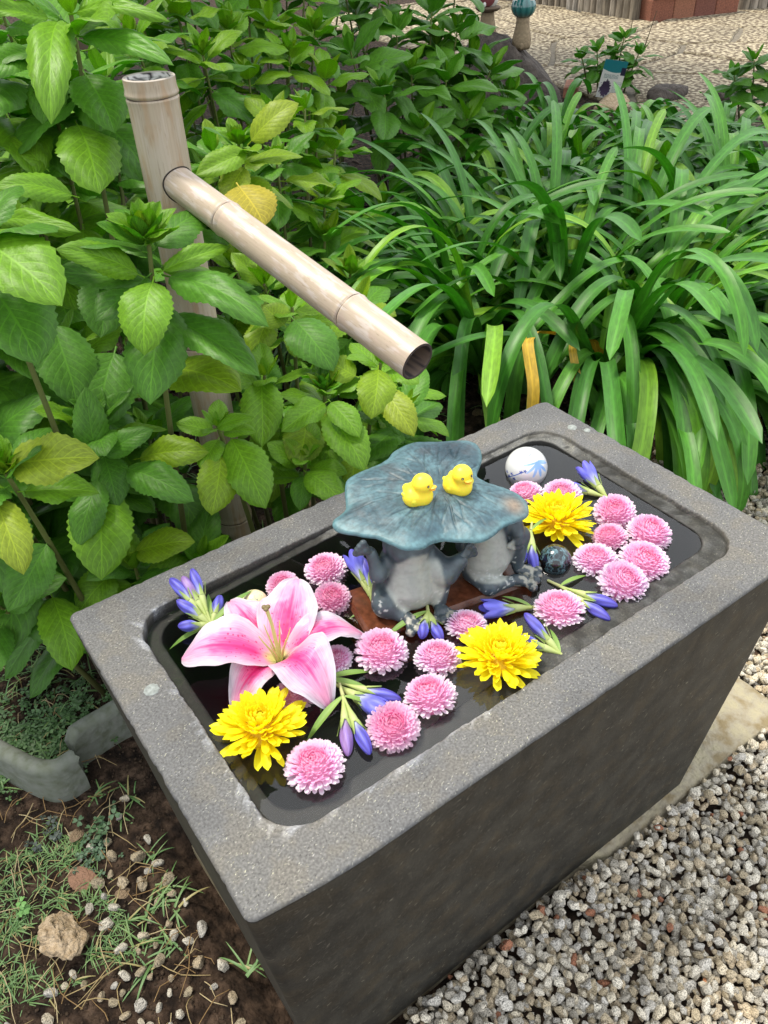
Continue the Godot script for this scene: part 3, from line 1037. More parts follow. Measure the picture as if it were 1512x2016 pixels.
func hand_prims(at: Vector3, d: Vector3, up: Vector3) -> Array:
	var out := []
	var side := d.cross(up).normalized()
	out.append([at, at + d * 0.008, 0.0062, 0.0058])
	for k in 4:
		var s := k - 1.5
		var e: Vector3 = at + d * (0.018 - absf(s) * 0.0015) + side * s * 0.0062 - up * 0.003
		out.append([at + d * 0.007 + side * s * 0.0032, e, 0.0034, 0.0032])
		out.append([e, e + d * 0.001, 0.0043, 0.0042])
	return out

func frogs() -> void:
	var o := Vector3(0.455, WATER + 0.003, 0.262)
	var t := thing("frog_statue", "two grey-blue frogs sitting together under one verdigris metal lotus leaf", "statue", o)
	# near frog: one arm holds the leaf up, the other lies over its neighbour
	var f := Vector3(-0.42, 0, 0.91).normalized()
	var s := Vector3(f.z, 0, -f.x)     # to the right as the camera sees it
	var c := Vector3(-0.060, 0, -0.006)
	var P := func(x: float, y: float, z: float) -> Vector3: return c + s * x + Vector3(0, y, 0) + f * z
	var pr := []
	var ends := []
	pr.append([P.call(0.002, 0.034, 0.0), P.call(0.002, 0.068, -0.002), 0.043, 0.033])
	pr.append([P.call(0.0, 0.064, -0.004), P.call(0.0, 0.090, -0.004), 0.027, 0.021])
	pr.append([P.call(-0.012, 0.100, 0.000), P.call(0.014, 0.100, 0.000), 0.021, 0.021])
	pr.append([P.call(-0.010, 0.092, 0.014), P.call(0.010, 0.092, 0.014), 0.013, 0.013])
	# folded near leg and its knee
	pr.append([P.call(-0.026, 0.022, -0.012), P.call(-0.036, 0.020, 0.024), 0.022, 0.020])
	pr.append([P.call(-0.036, 0.017, 0.026), P.call(-0.018, 0.008, 0.040), 0.016, 0.010])
	ends.append(foot_prims(P.call(-0.014, 0.007, 0.042), (f + s * 0.7).normalized(), 0.9))
	# far leg with the shin upright
	pr.append([P.call(0.026, 0.024, -0.006), P.call(0.042, 0.048, 0.012), 0.018, 0.0145])
	pr.append([P.call(0.042, 0.048, 0.013), P.call(0.036, 0.010, 0.026), 0.017, 0.011])
	ends.append(foot_prims(P.call(0.035, 0.006, 0.030), (f + s * 0.15).normalized(), 0.9))
	# arm up to the leaf
	pr.append([P.call(-0.024, 0.080, -0.002), P.call(-0.043, 0.066, 0.016), 0.0115, 0.0105])
	pr.append([P.call(-0.043, 0.066, 0.016), P.call(-0.050, 0.100, 0.010), 0.0105, 0.0075])
	ends.append(hand_prims(P.call(-0.052, 0.104, 0.010), (Vector3(0, 0.5, 0) - s * 0.75 + f * 0.3).normalized(), f))
	# arm across
	pr.append([P.call(0.024, 0.078, 0.0), P.call(0.046, 0.056, 0.022), 0.015, 0.0165])
	pr.append([P.call(0.046, 0.056, 0.022), P.call(0.066, 0.070, 0.020), 0.0165, 0.011])
	ends.append(hand_prims(P.call(0.069, 0.076, 0.018), (s + Vector3(0, 0.5, 0)).normalized(), f))
	var near_paint := frog_paint(P.call(0.006, 0.046, 0.018), Vector3(0.041, 0.052, 0.042), f)
	var near := part("near_frog", sculpt(pr, 0.0024, 0.007, near_paint), mat.frog, t)
	for i in ends.size(): part("foot" if i < 2 else "hand", sculpt(ends[i], 0.0013, 0.0022, near_paint if i > 1 else limb_paint), mat.frog, near)
	# far frog: leans back, knee drawn up with a hand on it, the other leg stretched along the block
	c = Vector3(0.056, 0, 0.018)
	var Q := func(x: float, y: float, z: float) -> Vector3: return c + s * x + Vector3(0, y, 0) + f * z
	pr = []
	ends = []
	pr.append([Q.call(0.0, 0.034, 0.0), Q.call(0.0, 0.070, -0.003), 0.037, 0.031])
	pr.append([Q.call(0.0, 0.064, -0.004), Q.call(0.0, 0.092, -0.004), 0.025, 0.020])
	pr.append([Q.call(-0.012, 0.101, 0.0), Q.call(0.014, 0.101, 0.0), 0.020, 0.020])
	pr.append([Q.call(0.022, 0.024, -0.004), Q.call(0.047, 0.062, 0.006), 0.017, 0.0135])
	pr.append([Q.call(0.047, 0.062, 0.007), Q.call(0.045, 0.012, 0.014), 0.0135, 0.0085])
	ends.append(foot_prims(Q.call(0.047, 0.008, 0.017), (f * 0.35 + s).normalized(), 1.0))
	pr.append([Q.call(-0.020, 0.014, 0.012), Q.call(-0.004, 0.009, 0.040), 0.0155, 0.0125])
	pr.append([Q.call(-0.004, 0.009, 0.040), Q.call(0.028, 0.007, 0.036), 0.0125, 0.008])
	ends.append(foot_prims(Q.call(0.034, 0.006, 0.034), (s + f * 0.1).normalized(), 0.9))
	pr.append([Q.call(0.022, 0.080, -0.004), Q.call(0.040, 0.082, 0.004), 0.0105, 0.010])
	pr.append([Q.call(0.040, 0.082, 0.004), Q.call(0.041, 0.074, 0.016), 0.0095, 0.0078])
	ends.append(hand_prims(Q.call(0.041, 0.071, 0.018), (Vector3(0, -1, 0) + f * 0.25 - s * 0.25).normalized(), f))
	pr.append([Q.call(-0.022, 0.078, -0.002), Q.call(-0.034, 0.060, 0.006), 0.011, 0.010])
	var far_paint := frog_paint(Q.call(0.0, 0.048, 0.016), Vector3(0.036, 0.052, 0.040), f)
	var far := part("far_frog", sculpt(pr, 0.0024, 0.007, far_paint), mat.frog, t)
	for i in ends.size(): part("foot" if i < 2 else "hand", sculpt(ends[i], 0.0013, 0.0022, far_paint if i > 1 else limb_paint), mat.frog, far)
	# the lotus leaf: a lobed plate with incised veins
	var ol := [Vector2(-0.148, -0.036), Vector2(-0.122, -0.046), Vector2(-0.102, -0.076), Vector2(-0.085, -0.091), Vector2(-0.045, -0.097), Vector2(-0.014, -0.102), Vector2(0.005, -0.110), Vector2(0.034, -0.108), Vector2(0.061, -0.091), Vector2(0.100, -0.077), Vector2(0.114, -0.062), Vector2(0.111, -0.043), Vector2(0.094, -0.021), Vector2(0.069, -0.002), Vector2(0.061, 0.012), Vector2(0.068, 0.031), Vector2(0.080, 0.049), Vector2(0.086, 0.069), Vector2(0.081, 0.088), Vector2(0.068, 0.101), Vector2(0.048, 0.104), Vector2(0.021, 0.105), Vector2(-0.001, 0.109), Vector2(-0.019, 0.105), Vector2(-0.036, 0.090), Vector2(-0.052, 0.075), Vector2(-0.068, 0.072), Vector2(-0.088, 0.073), Vector2(-0.106, 0.064), Vector2(-0.115, 0.047), Vector2(-0.122, 0.026), Vector2(-0.136, 0.008), Vector2(-0.148, -0.009), Vector2(-0.153, -0.022)]
	var cv := Curve2D.new()
	for i in ol.size() + 1:
		var p: Vector2 = ol[i % ol.size()]
		var tan: Vector2 = (ol[(i + 1) % ol.size()] - ol[(i + ol.size() - 1) % ol.size()]) / 6.0
		cv.add_point(p, -tan, tan)
	var edge := cv.tessellate_even_length(6, 0.0028)
	var ne := edge.size() - 1
	var veins := []
	for i in 13: veins.append(TAU * i / 13.0 + rnd(-0.12, 0.12))
	var b := Build.new()
	var prof := steps(0.0, 1.0, 40) + [1.006, 0.995, 0.95, 0.7, 0.35, 0.0]
	b.grid(ne, prof.size() - 1, func(u: float, w: float):
		var j := int(round(w * (prof.size() - 1)))
		var e: Vector2 = edge[int(round(u * ne)) % ne]
		var k: float = prof[j]
		var p := e * k
		var under := j > 41
		var y := 0.700 + 0.0115 - 0.0085 * (1.0 - k * k) * 0.0 + 0.006 * (1.0 - k) - 0.006 * exp(-k * k * 26.0)
		y += -0.085 * (p.y * 0.72 + p.x * 0.10)
		y += -0.0085 * pow(k, 5.0) + 0.0032 * k * k * sin(e.angle() * 5.0 + 0.6)
		y += n3(Vector3(p.x * 22.0, 0.3, p.y * 22.0)) * 0.0022
		var groove := 0.0
		if not under:
			for a in veins:
				var dir := Vector2(cos(a), sin(a))
				var al := p.dot(dir)
				if al > 0.022:
					var wob := sin(al * 90.0 + a * 7.0) * 0.0016
					var ac := absf(p.dot(dir.orthogonal()) + wob)
					groove = maxf(groove, (1.0 - smoothstep(0.0004, 0.0024, ac)) * (1.0 - smoothstep(0.7, 0.95, k)) * (0.6 + 0.8 * n2(al * 60.0, a * 5.0)))
					# side veins fork off
					for sg in [-1.0, 1.0]:
						var fo := p - dir * e.length() * (0.38 if sg > 0.0 else 0.5)
						var fd := dir.rotated(0.5 * sg)
						if fo.dot(fd) > 0.0 and fo.dot(fd) < 0.04:
							groove = maxf(groove, (1.0 - smoothstep(0.0003, 0.002, absf(fo.dot(fd.orthogonal())))) * 0.6)
			y -= groove * 0.0020
		if j == 41: y -= 0.0035
		if j > 41: y -= 0.0060 * (1.0 if j > 42 else 0.8)
		var n := n3(Vector3(p.x * 20.0, 1.7, p.y * 20.0))
		var streak := n3(Vector3(e.angle() * 26.0, 2.0, k * 3.0))
		var col := Color(0.046, 0.095, 0.122).lerp(Color(0.098, 0.188, 0.222), smoothstep(-0.35, 0.55, n + streak * 0.40))
		col = col.lerp(Color(0.10, 0.095, 0.10), smoothstep(0.15, 0.45, n3(Vector3(p.x * 17.0 + 5.0, 0.0, p.y * 17.0))) * 0.35)
		col = col.lerp(Color(0.14, 0.29, 0.32), smoothstep(0.85, 1.0, k) * 0.5)
		col = col.lerp(Color(0.03, 0.05, 0.06), groove * 0.6)
		col = col.lerp(Color(0.34, 0.24, 0.16), exp(-(p - Vector2(0.060, 0.083)).length_squared() / 0.00022) * 0.75)
		if j > 41: col = Color(0.05, 0.06, 0.07)
		return [Vector3(p.x + 0.474 - o.x, y - o.y, p.y + 0.224 - o.z), Vector2(p.x, p.y), col], true)
	part("lotus_leaf", b.mesh(), mat.verdigris, t)
	var st := Build.new()
	st.tube([Vector3(-0.01, 0.06, -0.045), Vector3(0.004, 0.11, -0.042), Vector3(0.016, 0.130, -0.040)], [0.012, 0.009, 0.012], 14, Color(0.06, 0.07, 0.075))
	part("leaf_stalk", st.mesh(), mat.frog, t)

func ducks() -> void:
	var spots := [[Vector3(0.431, 0.7115, 0.231), Vector3(0.42, 0, 0.85), "yellow rubber duck on the metal leaf facing right, nearer the camera"], [Vector3(0.492, 0.7075, 0.243), Vector3(-0.13, 0, 0.95), "yellow rubber duck on the metal leaf facing the camera, farther back"]]
	var pr := [[Vector3(0, 0.0125, 0.000), Vector3(0, 0.0125, 0.008), 0.0150, 0.0142], [Vector3(-0.007, 0.0125, -0.002), Vector3(0.007, 0.0125, -0.002), 0.0145, 0.0145], [Vector3(0, 0.0145, -0.007), Vector3(0, 0.0175, -0.0150), 0.0115, 0.0060], [Vector3(0, 0.024, 0.007), Vector3(0, 0.0315, 0.008), 0.0118, 0.0140]]
	var body := sculpt(pr, 0.0016, 0.004, func(p): return Color.WHITE)
	var wing := sculpt([[Vector3(0, 0, 0.006), Vector3(0, 0.003, -0.010), 0.0062, 0.003]], 0.0012, 0.002, func(p): return Color.WHITE)
	var beak := Build.new()
	beak.ball(Vector3(0, 0.0014, 0), Vector3(0.0052, 0.0016, 0.0062), 14, 8, Color.WHITE, Basis(Vector3.RIGHT, -0.25))
	beak.ball(Vector3(0, -0.0012, -0.0005), Vector3(0.0046, 0.0013, 0.0050), 14, 8, Color.WHITE, Basis(Vector3.RIGHT, 0.12))
	var bm := beak.mesh()
	var eye := Build.new()
	eye.ball(Vector3.ZERO, Vector3(0.0017, 0.0019, 0.0007), 12, 8, Color.WHITE)
	var em := eye.mesh()
	var dot := Build.new()
	dot.ball(Vector3.ZERO, Vector3(0.0006, 0.0007, 0.0004), 8, 6, Color.WHITE)
	var dm := dot.mesh()
	for k in 2:
		var t := thing("rubber_duck", spots[k][2], "rubber duck", spots[k][0], "rubber ducks on the lotus leaf")
		t.basis = Basis.looking_at(-(spots[k][1] as Vector3), Vector3.UP)
		part("body", body, mat.rubber, t)
		for s in [-1, 1]:
			part("wing", wing, mat.rubber, t, Transform3D(Basis(Vector3.RIGHT, 0.2), Vector3(s * 0.0148, 0.0135, -0.003)))
			var ep := Vector3(s * 0.0068, 0.0345, 0.0201)
			var eb := Basis.looking_at(-Vector3(s * 0.5, 0.15, 0.85), Vector3.UP)
			var e := part("eye", em, mat.black, t, Transform3D(eb, ep))
			part("pupil", dm, mat.white_dot, e, Transform3D(Basis(), Vector3(0, 0, 0.0005)))
		part("beak", bm, mat.rubber_beak, t, Transform3D(Basis(), Vector3(0, 0.0288, 0.0222)))

func balls() -> void:
	for q in [[Vector4(0.733, 0.133, 0.0350, 0), mat.white_ball, "white china ball painted with blue bamboo leaves, floating in the far corner"], [Vector4(0.219, 0.134, 0.0195, 0), mat.cream_ball, "small cream ball with blue scrolls half hidden behind the lily"], [Vector4(0.608, 0.325, 0.0234, 0), mat.dark_ball, "dark marbled floating ball in front of the far yellow chrysanthemum"]]:
		var b := Build.new()
		var r: float = q[0].z
		b.ball(Vector3.ZERO, Vector3(r, r, r), 48, 32, Color.WHITE)
		var o := single("floating_ball", b.mesh(), q[1], q[2], "ball", Vector3(q[0].x, WATER + r * 0.10, q[0].y), "balls floating in the trough")
		o.basis = Basis()
		if r > 0.03:
			# a small loop at the top of the ball
			var l := Build.new()
			l.tube([Vector3(-0.003, r - 0.001, 0), Vector3(-0.002, r + 0.003, 0), Vector3(0.002, r + 0.003, 0), Vector3(0.003, r - 0.001, 0)], [0.0006, 0.0006, 0.0006, 0.0006], 6, Color.WHITE)
			part("loop", l.mesh(), mat.white_glaze, o)

# ---------------------------------------------------------------- flowers
# a spoon-shaped petal along +z with its hollow side up, of unit length
func petal_mesh(width: float, cup: float, lift: float, base: Color, tip: Color, notch: float, nu := 4, nw := 6) -> ArrayMesh:
	var b := Build.new()
	b.grid(nu, nw, func(u: float, w0: float):
		var w := 1.0 - pow(1.0 - w0, 1.9)
		var s: float = u * 2.0 - 1.0
		var wd := width * (0.32 + 0.68 * smoothstep(0.0, 0.60, w)) * (1.0 if w < 0.80 else sqrt(maxf(0.0, 1.0 - pow((w - 0.80) / 0.2, 2.2) * 0.93)))
		var y := lift * w * w + cup * width * s * s * (0.5 + 0.5 * w) * (1.0 - 0.8 * smoothstep(0.62, 1.0, w))
		var z: float = w - notch * (1.0 - absf(s)) * smoothstep(0.9, 1.0, w) * 0.0 - 0.05 * s * s * w
		return [Vector3(s * wd, y, z), Vector2(u, w), base.lerp(tip, smoothstep(0.15, 0.95, w))])
	return b.mesh()

# petals in rings round the dome of a head of radius 1
func head_rings(rings: Array, r: RandomNumberGenerator) -> Array:
	var out := []
	for k in rings.size():
		var q: Array = rings[k]     # [count, elevation, root, length, mesh number]
		var off := r.randf() * TAU
		for i in q[0]:
			var a: float = off + TAU * i / q[0] + r.randf_range(-0.09, 0.09)
			var el: float = q[1] + r.randf_range(-0.10, 0.10)
			var d := Vector3(cos(a) * cos(el), sin(el), sin(a) * cos(el))
			var y := Vector3(-cos(a) * sin(el), cos(el), -sin(a) * sin(el))
			var x := y.cross(d).normalized()
			var roll := r.randf_range(-0.25, 0.25)
			var b := Basis(x, y, d) * Basis(Vector3.BACK, roll)
			var l: float = q[3] * r.randf_range(0.9, 1.08)
			out.append([Transform3D(b.scaled_local(Vector3.ONE * l), d * q[2] + Vector3(0, q[5], 0)), q[4]])
	return out

func joined(list: Array, meshes: Array) -> ArrayMesh:
	var st := SurfaceTool.new()
	for q in list:
		st.append_from(meshes[q[1]], 0, q[0])
	return st.commit()

func flowers() -> void:
	var r := RandomNumberGenerator.new()
	r.seed = 2024
	# pink pompons
	var deep := Color(0.80, 0.20, 0.43)
	var mid := Color(0.89, 0.55, 0.77)
	var pale := Color(0.94, 0.82, 0.93)
	var pm := [petal_mesh(0.185, 0.45, 0.14, Color(0.90, 0.62, 0.82), Color(0.94, 0.90, 0.95), 0.0), petal_mesh(0.205, 0.5, 0.24, mid, pale, 0.0), petal_mesh(0.24, 0.5, 0.36, deep, Color(0.93, 0.68, 0.84), 0.0), petal_mesh(0.26, 0.6, 0.48, Color(0.80, 0.10, 0.33), Color(0.90, 0.45, 0.63), 0.0)]
	var protos := []
	for v in 5:
		var outer := head_rings([[30, -0.05, 0.58, 0.42, 0, 0.02], [33, 0.12, 0.60, 0.40, 0, 0.03], [33, 0.27, 0.62, 0.38, 0, 0.03]], r)
		var inner := head_rings([[33, 0.40, 0.64, 0.35, 1, 0.03], [32, 0.52, 0.65, 0.32, 1, 0.03], [31, 0.63, 0.65, 0.30, 1, 0.03], [29, 0.74, 0.65, 0.28, 1, 0.03], [26, 0.84, 0.65, 0.26, 1, 0.03], [23, 0.94, 0.64, 0.24, 2, 0.03], [20, 1.04, 0.63, 0.22, 2, 0.03], [17, 1.14, 0.62, 0.20, 2, 0.03], [14, 1.23, 0.61, 0.18, 2, 0.03], [11, 1.32, 0.60, 0.16, 3, 0.03], [7, 1.41, 0.59, 0.15, 3, 0.03], [4, 1.51, 0.58, 0.14, 3, 0.03]], r)
		var core := Build.new()
		core.ball(Vector3(0, 0.08, 0), Vector3(0.68, 0.60, 0.68), 20, 12, Color(0.84, 0.36, 0.58))
		protos.append([core.mesh(), joined(inner, pm), outer])
	var pinks := [Vector4(0.146, 0.411, 0.0357, 0), Vector4(0.248, 0.419, 0.0321, 0), Vector4(0.310, 0.413, 0.0332, 0), Vector4(0.305, 0.316, 0.0352, 0), Vector4(0.356, 0.369, 0.0290, 0), Vector4(0.421, 0.348, 0.0275, 0), Vector4(0.254, 0.290, 0.0221, 0), Vector4(0.181, 0.308, 0.0274, 0), Vector4(0.334, 0.139, 0.0300, 0), Vector4(0.308, 0.194, 0.0267, 0), Vector4(0.268, 0.129, 0.0237, 0), Vector4(0.538, 0.403, 0.0340, 0), Vector4(0.643, 0.418, 0.0351, 0), Vector4(0.651, 0.363, 0.0327, 0), Vector4(0.700, 0.406, 0.0354, 0), Vector4(0.706, 0.341, 0.0278, 0), Vector4(0.755, 0.370, 0.0324, 0), Vector4(0.755, 0.305, 0.0323, 0), Vector4(0.727, 0.221, 0.0322, 0), Vector4(0.683, 0.185, 0.0275, 0)]
	var says := ["pink pompon chrysanthemum nearest the camera, alone in the front corner of the trough", "pink pompon chrysanthemum right of the two downward blue buds", "pink pompon chrysanthemum left of the middle yellow chrysanthemum, lowest there", "large pink pompon chrysanthemum just right of the lily", "pink pompon chrysanthemum touching the left of the middle yellow chrysanthemum", "pink pompon chrysanthemum at the near frog's foot", "small red-centred pink chrysanthemum half under the right of the lily", "pink chrysanthemum between the lily and the front yellow chrysanthemum", "upper pink chrysanthemum between the lily and the near frog, by the back rim", "lower pink chrysanthemum between the lily and the near frog", "pink chrysanthemum almost hidden behind the lily's upright petal", "pink pompon chrysanthemum alone between the blue gentians right of the frogs", "pink pompon chrysanthemum lowest of the right-hand cluster, by the front rim", "left pink chrysanthemum of the right-hand cluster, beside the dark ball", "large pink chrysanthemum in the middle of the right-hand cluster", "small pink chrysanthemum against the far yellow one, in the right-hand cluster", "pink chrysanthemum farthest right, by the right rim", "pink chrysanthemum highest of the right-hand cluster, under the gentian", "pink chrysanthemum behind the far yellow one, under the white ball's right", "pink chrysanthemum behind the lotus leaf tip, under the white ball"]
	var first := {}
	for k in pinks.size():
		var q: Vector4 = pinks[k]
		var v: int = [0, 1, 2, 3, 4, 4, 1, 2, 0, 3, 1, 2, 0, 4, 3, 1, 2, 0, 4, 2][k]
		var t: Node3D
		if not first.has(v):
			t = thing("pink_chrysanthemum", says[k], "flower", Vector3.ZERO, "pink pompon chrysanthemums floating in the trough")
			part("flower_head", protos[v][0], mat.pink, t)
			part("inner_petals", protos[v][1], mat.pink, t).set_meta("kind", "stuff")
			for p in protos[v][2]:
				part("petal", pm[p[1]], mat.pink, t, p[0])
			first[v] = t
		else:
			t = first[v].duplicate()
			t.name = numbered("pink_chrysanthemum")
			add_child(t)
			tag(t, says[k])
		t.position = Vector3(q.x, WATER + q.z * 0.06, q.y)
		t.basis = Basis.from_euler(Vector3(r.randf_range(-0.26, 0.34), r.randf() * TAU, r.randf_range(-0.26, 0.26))).scaled(Vector3(q.z, q.z * r.randf_range(0.66, 0.94), q.z) * r.randf_range(0.98, 1.09))
		if k in [1, 4, 6, 9, 12, 15, 18]:
			for o in t.get_children(): o.material_override = mat.pink_pale if k % 2 == 0 else mat.pink_deep
	# yellow chrysanthemums
	var y0 := Color(0.97, 0.84, 0.012)
	var y1 := Color(0.98, 0.92, 0.025)
	var ym := [petal_mesh(0.118, 0.6, 0.10, y0, y1, 0.0, 4, 9), petal_mesh(0.150, 0.65, 0.26, y0, y1, 0.0, 4, 9), petal_mesh(0.22, 0.9, 0.40, y0, Color(0.98, 0.90, 0.03), 0.0, 4, 7)]
	var yl := [Vector4(0.120, 0.333, 0.0533, 0), Vector4(0.412, 0.421, 0.0525, 0), Vector4(0.665, 0.270, 0.0560, 0)]
	var ys := ["yellow chrysanthemum at the front left, touching the rim beside the lily", "yellow chrysanthemum in the middle of the trough's front side", "yellow chrysanthemum at the far right of the lotus leaf, behind the dark ball"]
	for k in 3:
		var q: Vector4 = yl[k]
		var t := thing("yellow_chrysanthemum", ys[k], "flower", Vector3(q.x, WATER + 0.006, q.y), "yellow chrysanthemums floating in the trough")
		t.basis = Basis.from_euler(Vector3(r.randf_range(-0.1, 0.14), r.randf() * TAU, r.randf_range(-0.1, 0.1))).scaled(Vector3(q.z, q.z * 0.85, q.z) * 1.08)
		var core := Build.new()
		core.ball(Vector3(0, 0.05, 0), Vector3(0.42, 0.32, 0.42), 20, 12, Color(0.90, 0.62, 0.01))
		part("flower_head", core.mesh(), mat.yellow, t)
		var list := head_rings([[19, 0.08, 0.26, 0.78, 0, 0.02], [21, 0.22, 0.26, 0.74, 0, 0.05], [23, 0.36, 0.28, 0.66, 0, 0.07], [24, 0.50, 0.30, 0.58, 0, 0.09], [23, 0.64, 0.32, 0.50, 1, 0.10], [21, 0.78, 0.33, 0.43, 1, 0.11], [19, 0.92, 0.33, 0.37, 1, 0.12]], r)
		for i in list.size():
			var p: Array = list[i]
			var x: Transform3D = p[0]
			if i < 95:
				x.basis = x.basis * Basis.from_euler(Vector3(r.randf_range(-0.30, 0.30), r.randf_range(-0.24, 0.24), r.randf_range(-0.4, 0.4))) * Basis.from_scale(Vector3.ONE * r.randf_range(0.86, 1.08))
			part("petal", ym[p[1]], mat.yellow, t, x)
		var inner := head_rings([[17, 1.05, 0.33, 0.31, 2, 0.12], [14, 1.17, 0.32, 0.27, 2, 0.13], [11, 1.28, 0.31, 0.23, 2, 0.13], [8, 1.39, 0.30, 0.20, 2, 0.14], [4, 1.5, 0.30, 0.17, 2, 0.14]], r)
		part("inner_petals", joined(inner, ym), mat.yellow, t).set_meta("kind", "stuff")
	lily()
	gentians()

func lily() -> void:
	var c := Vector3(0.191, WATER + 0.012, 0.254)
	var t := thing("lily", "large pink and white lily lying open on the water", "flower", c)
	# [tip, half width, rise of the middle, sideways sag]
	var tips := [[Vector3(0.088, 0.612, 0.192), 0.0420, 0.022, "petal"], [Vector3(0.263, 0.645, 0.188), 0.0400, 0.000, "petal"], [Vector3(0.180, 0.620, 0.146), 0.0300, 0.010, "sepal"], [Vector3(0.304, 0.588, 0.280), 0.0270, 0.028, "sepal"], [Vector3(0.204, 0.588, 0.352), 0.0400, 0.036, "petal"], [Vector3(0.110, 0.572, 0.276), 0.0300, 0.024, "sepal"]]
	for q in tips:
		var tip: Vector3 = q[0] - c
		var flat := Vector3(tip.x, 0, tip.z).normalized()
		var side := flat.cross(Vector3.UP).normalized()
		var low: bool = q[3] == "sepal"
		var root := flat * 0.004 + Vector3(0, -0.004 if low else 0.0, 0)
		var seed_v := tip.x * 91.0
		var b := Build.new()
		b.grid(16, 26, func(u: float, w: float):
			var s: float = u * 2.0 - 1.0
			var wd: float = q[1] * pow(sin(PI * clampf(pow(w, 0.92) * 0.975 + 0.015, 0.0, 1.0)), 0.62)
			var p := root.lerp(tip, w)
			p.y += q[2] * sin(PI * w) * 1.1
			# the tip rolls back
			if w > 0.8: p.y -= pow((w - 0.8) / 0.2, 2.0) * 0.008
			var ruffle := sin(w * 15.0 + seed_v) * 0.0035 * s * s * smoothstep(0.2, 0.7, w) + n2(w * 5.0 + seed_v, s * 2.0) * 0.003 * absf(s)
			var hollow := 0.30 * wd * s * s * (1.2 - 1.5 * smoothstep(0.35, 0.9, w))
			var rib := -0.0022 * exp(-s * s / 0.012) * (1.0 - w)
			return [p + side * s * wd + Vector3(0, hollow + ruffle + rib, 0), Vector2(u, w), Color.WHITE])
		part(q[3], b.mesh(), mat.lily, t)
	var pis := Build.new()
	pis.tube([Vector3(0, 0.0, 0), Vector3(0.001, 0.022, -0.002), Vector3(0.001, 0.06, -0.007), Vector3(-0.001, 0.085, -0.011)], [0.0046, 0.0026, 0.0021, 0.0024], 10, Color.WHITE)
	var po := part("pistil", pis.mesh(), mat.pistil, t)
	var sg := Build.new()
	for k in 3:
		var a := TAU * k / 3.0
		sg.ball(Vector3(-0.001 + cos(a) * 0.0026, 0.086, -0.011 + sin(a) * 0.0026), Vector3(0.0034, 0.0026, 0.0034), 10, 8, Color.WHITE)
	part("stigma", sg.mesh(), mat.stigma, po)
	for k in 6:
		var a := TAU * k / 6.0 + 0.3
		var o := Vector3(cos(a), 0, sin(a))
		var f := Build.new()
		f.tube([o * 0.003, o * 0.008 + Vector3(0, 0.02, 0), o * 0.016 + Vector3(0, 0.040, 0), o * 0.020 + Vector3(0, 0.052, 0)], [0.0017, 0.0013, 0.0009, 0.0004], 7, Color.WHITE)
		part("stamen", f.mesh(), mat.pistil, t)

func gentian_bud(kind: int) -> ArrayMesh:
	# closed bud with five twisted pleats, from z 0.30 to 1
	var b := Build.new()
	b.grid(40, 26, func(u: float, w: float):
		var a: float = u * TAU
		var tw := a + w * 1.1
		var prof := lerpf(0.40, 1.0, smoothstep(0.0, 0.55, w)) * pow(maxf(0.0, 1.0 - pow(w, 4.2)), 0.62)
		var r := 0.0085 * prof * (1.0 + 0.16 * pow(absf(cos(tw * 2.5)), 2.0) * w - 0.08)
		var stripe := smoothstep(0.55, 0.95, absf(sin(tw * 2.5)))
		var c := Color(0.42, 0.46, 0.60).lerp(Color(0.115, 0.115, 0.56), smoothstep(0.08, 0.50, w))
		c = c.lerp(Color(0.055, 0.04, 0.33), smoothstep(0.5, 1.0, w) * 0.8)
		c = c.lerp(Color(0.045, 0.035, 0.22), stripe * 0.75 * smoothstep(0.1, 0.4, w))
		if kind == 1: c = c.lerp(Color(0.30, 0.16, 0.33), 0.65)
		c *= 1.0 + 0.25 * n3(Vector3(cos(a) * 4.0, sin(a) * 4.0, w * 3.0))
		return [Vector3(cos(a) * r, sin(a) * r, 0.30 + w * 0.70), Vector2(u, w), c], true)
	return b.mesh()

func gentian_open() -> ArrayMesh:
	# a bell with its five lobes just parting
	var b := Build.new()
	b.grid(50, 26, func(u: float, w: float):
		var a: float = u * TAU
		var lobe := pow(absf(cos(a * 2.5)), 0.8)
		var r := 0.0105 * lerpf(0.35, 1.08, smoothstep(0.0, 0.75, w)) * (1.0 + 0.10 * cos(a * 5.0) * w)
		var z: float = 0.30 + w * (0.56 + 0.14 * lobe)
		var c := Color(0.52, 0.56, 0.70).lerp(Color(0.12, 0.125, 0.60), smoothstep(0.12, 0.62, w))
		c = c.lerp(Color(0.10, 0.08, 0.48), smoothstep(0.8, 1.0, w) * 0.6)
		c *= 1.0 + 0.25 * n3(Vector3(cos(a) * 6.0, sin(a) * 6.0, w * 2.0))
		return [Vector3(cos(a) * r, sin(a) * r, z), Vector2(u, w), c], true)
	return b.mesh()

func gentian_calyx() -> ArrayMesh:
	var b := Build.new()
	var g0 := Color(0.34, 0.42, 0.11)
	b.grid(15, 7, func(u: float, w: float):
		var a: float = u * TAU
		var r := lerpf(0.0022, 0.0050, smoothstep(0.0, 0.9, w))
		return [Vector3(cos(a) * r, sin(a) * r, w * 0.36), Vector2(u, w), g0.lerp(Color(0.42, 0.48, 0.20), w)], true)
	for k in 5:
		var a := TAU * k / 5.0
		var d := Vector3(cos(a), sin(a), 0)
		var sd := Vector3(-sin(a), cos(a), 0)
		b.grid(2, 6, func(u: float, w: float):
			var s: float = u * 2.0 - 1.0
			var wd: float = 0.0026 * (1.0 - pow(w, 1.6)) + 0.0002
			return [d * (0.0050 + 0.0055 * w + 0.001 * (1.0 - s * s)) + sd * s * wd + Vector3(0, 0, 0.34 + w * (0.22 + 0.05 * (k % 2))), Vector2(u, w), Color(0.38, 0.46, 0.15).lerp(Color(0.16, 0.26, 0.06), w)])
	return b.mesh()

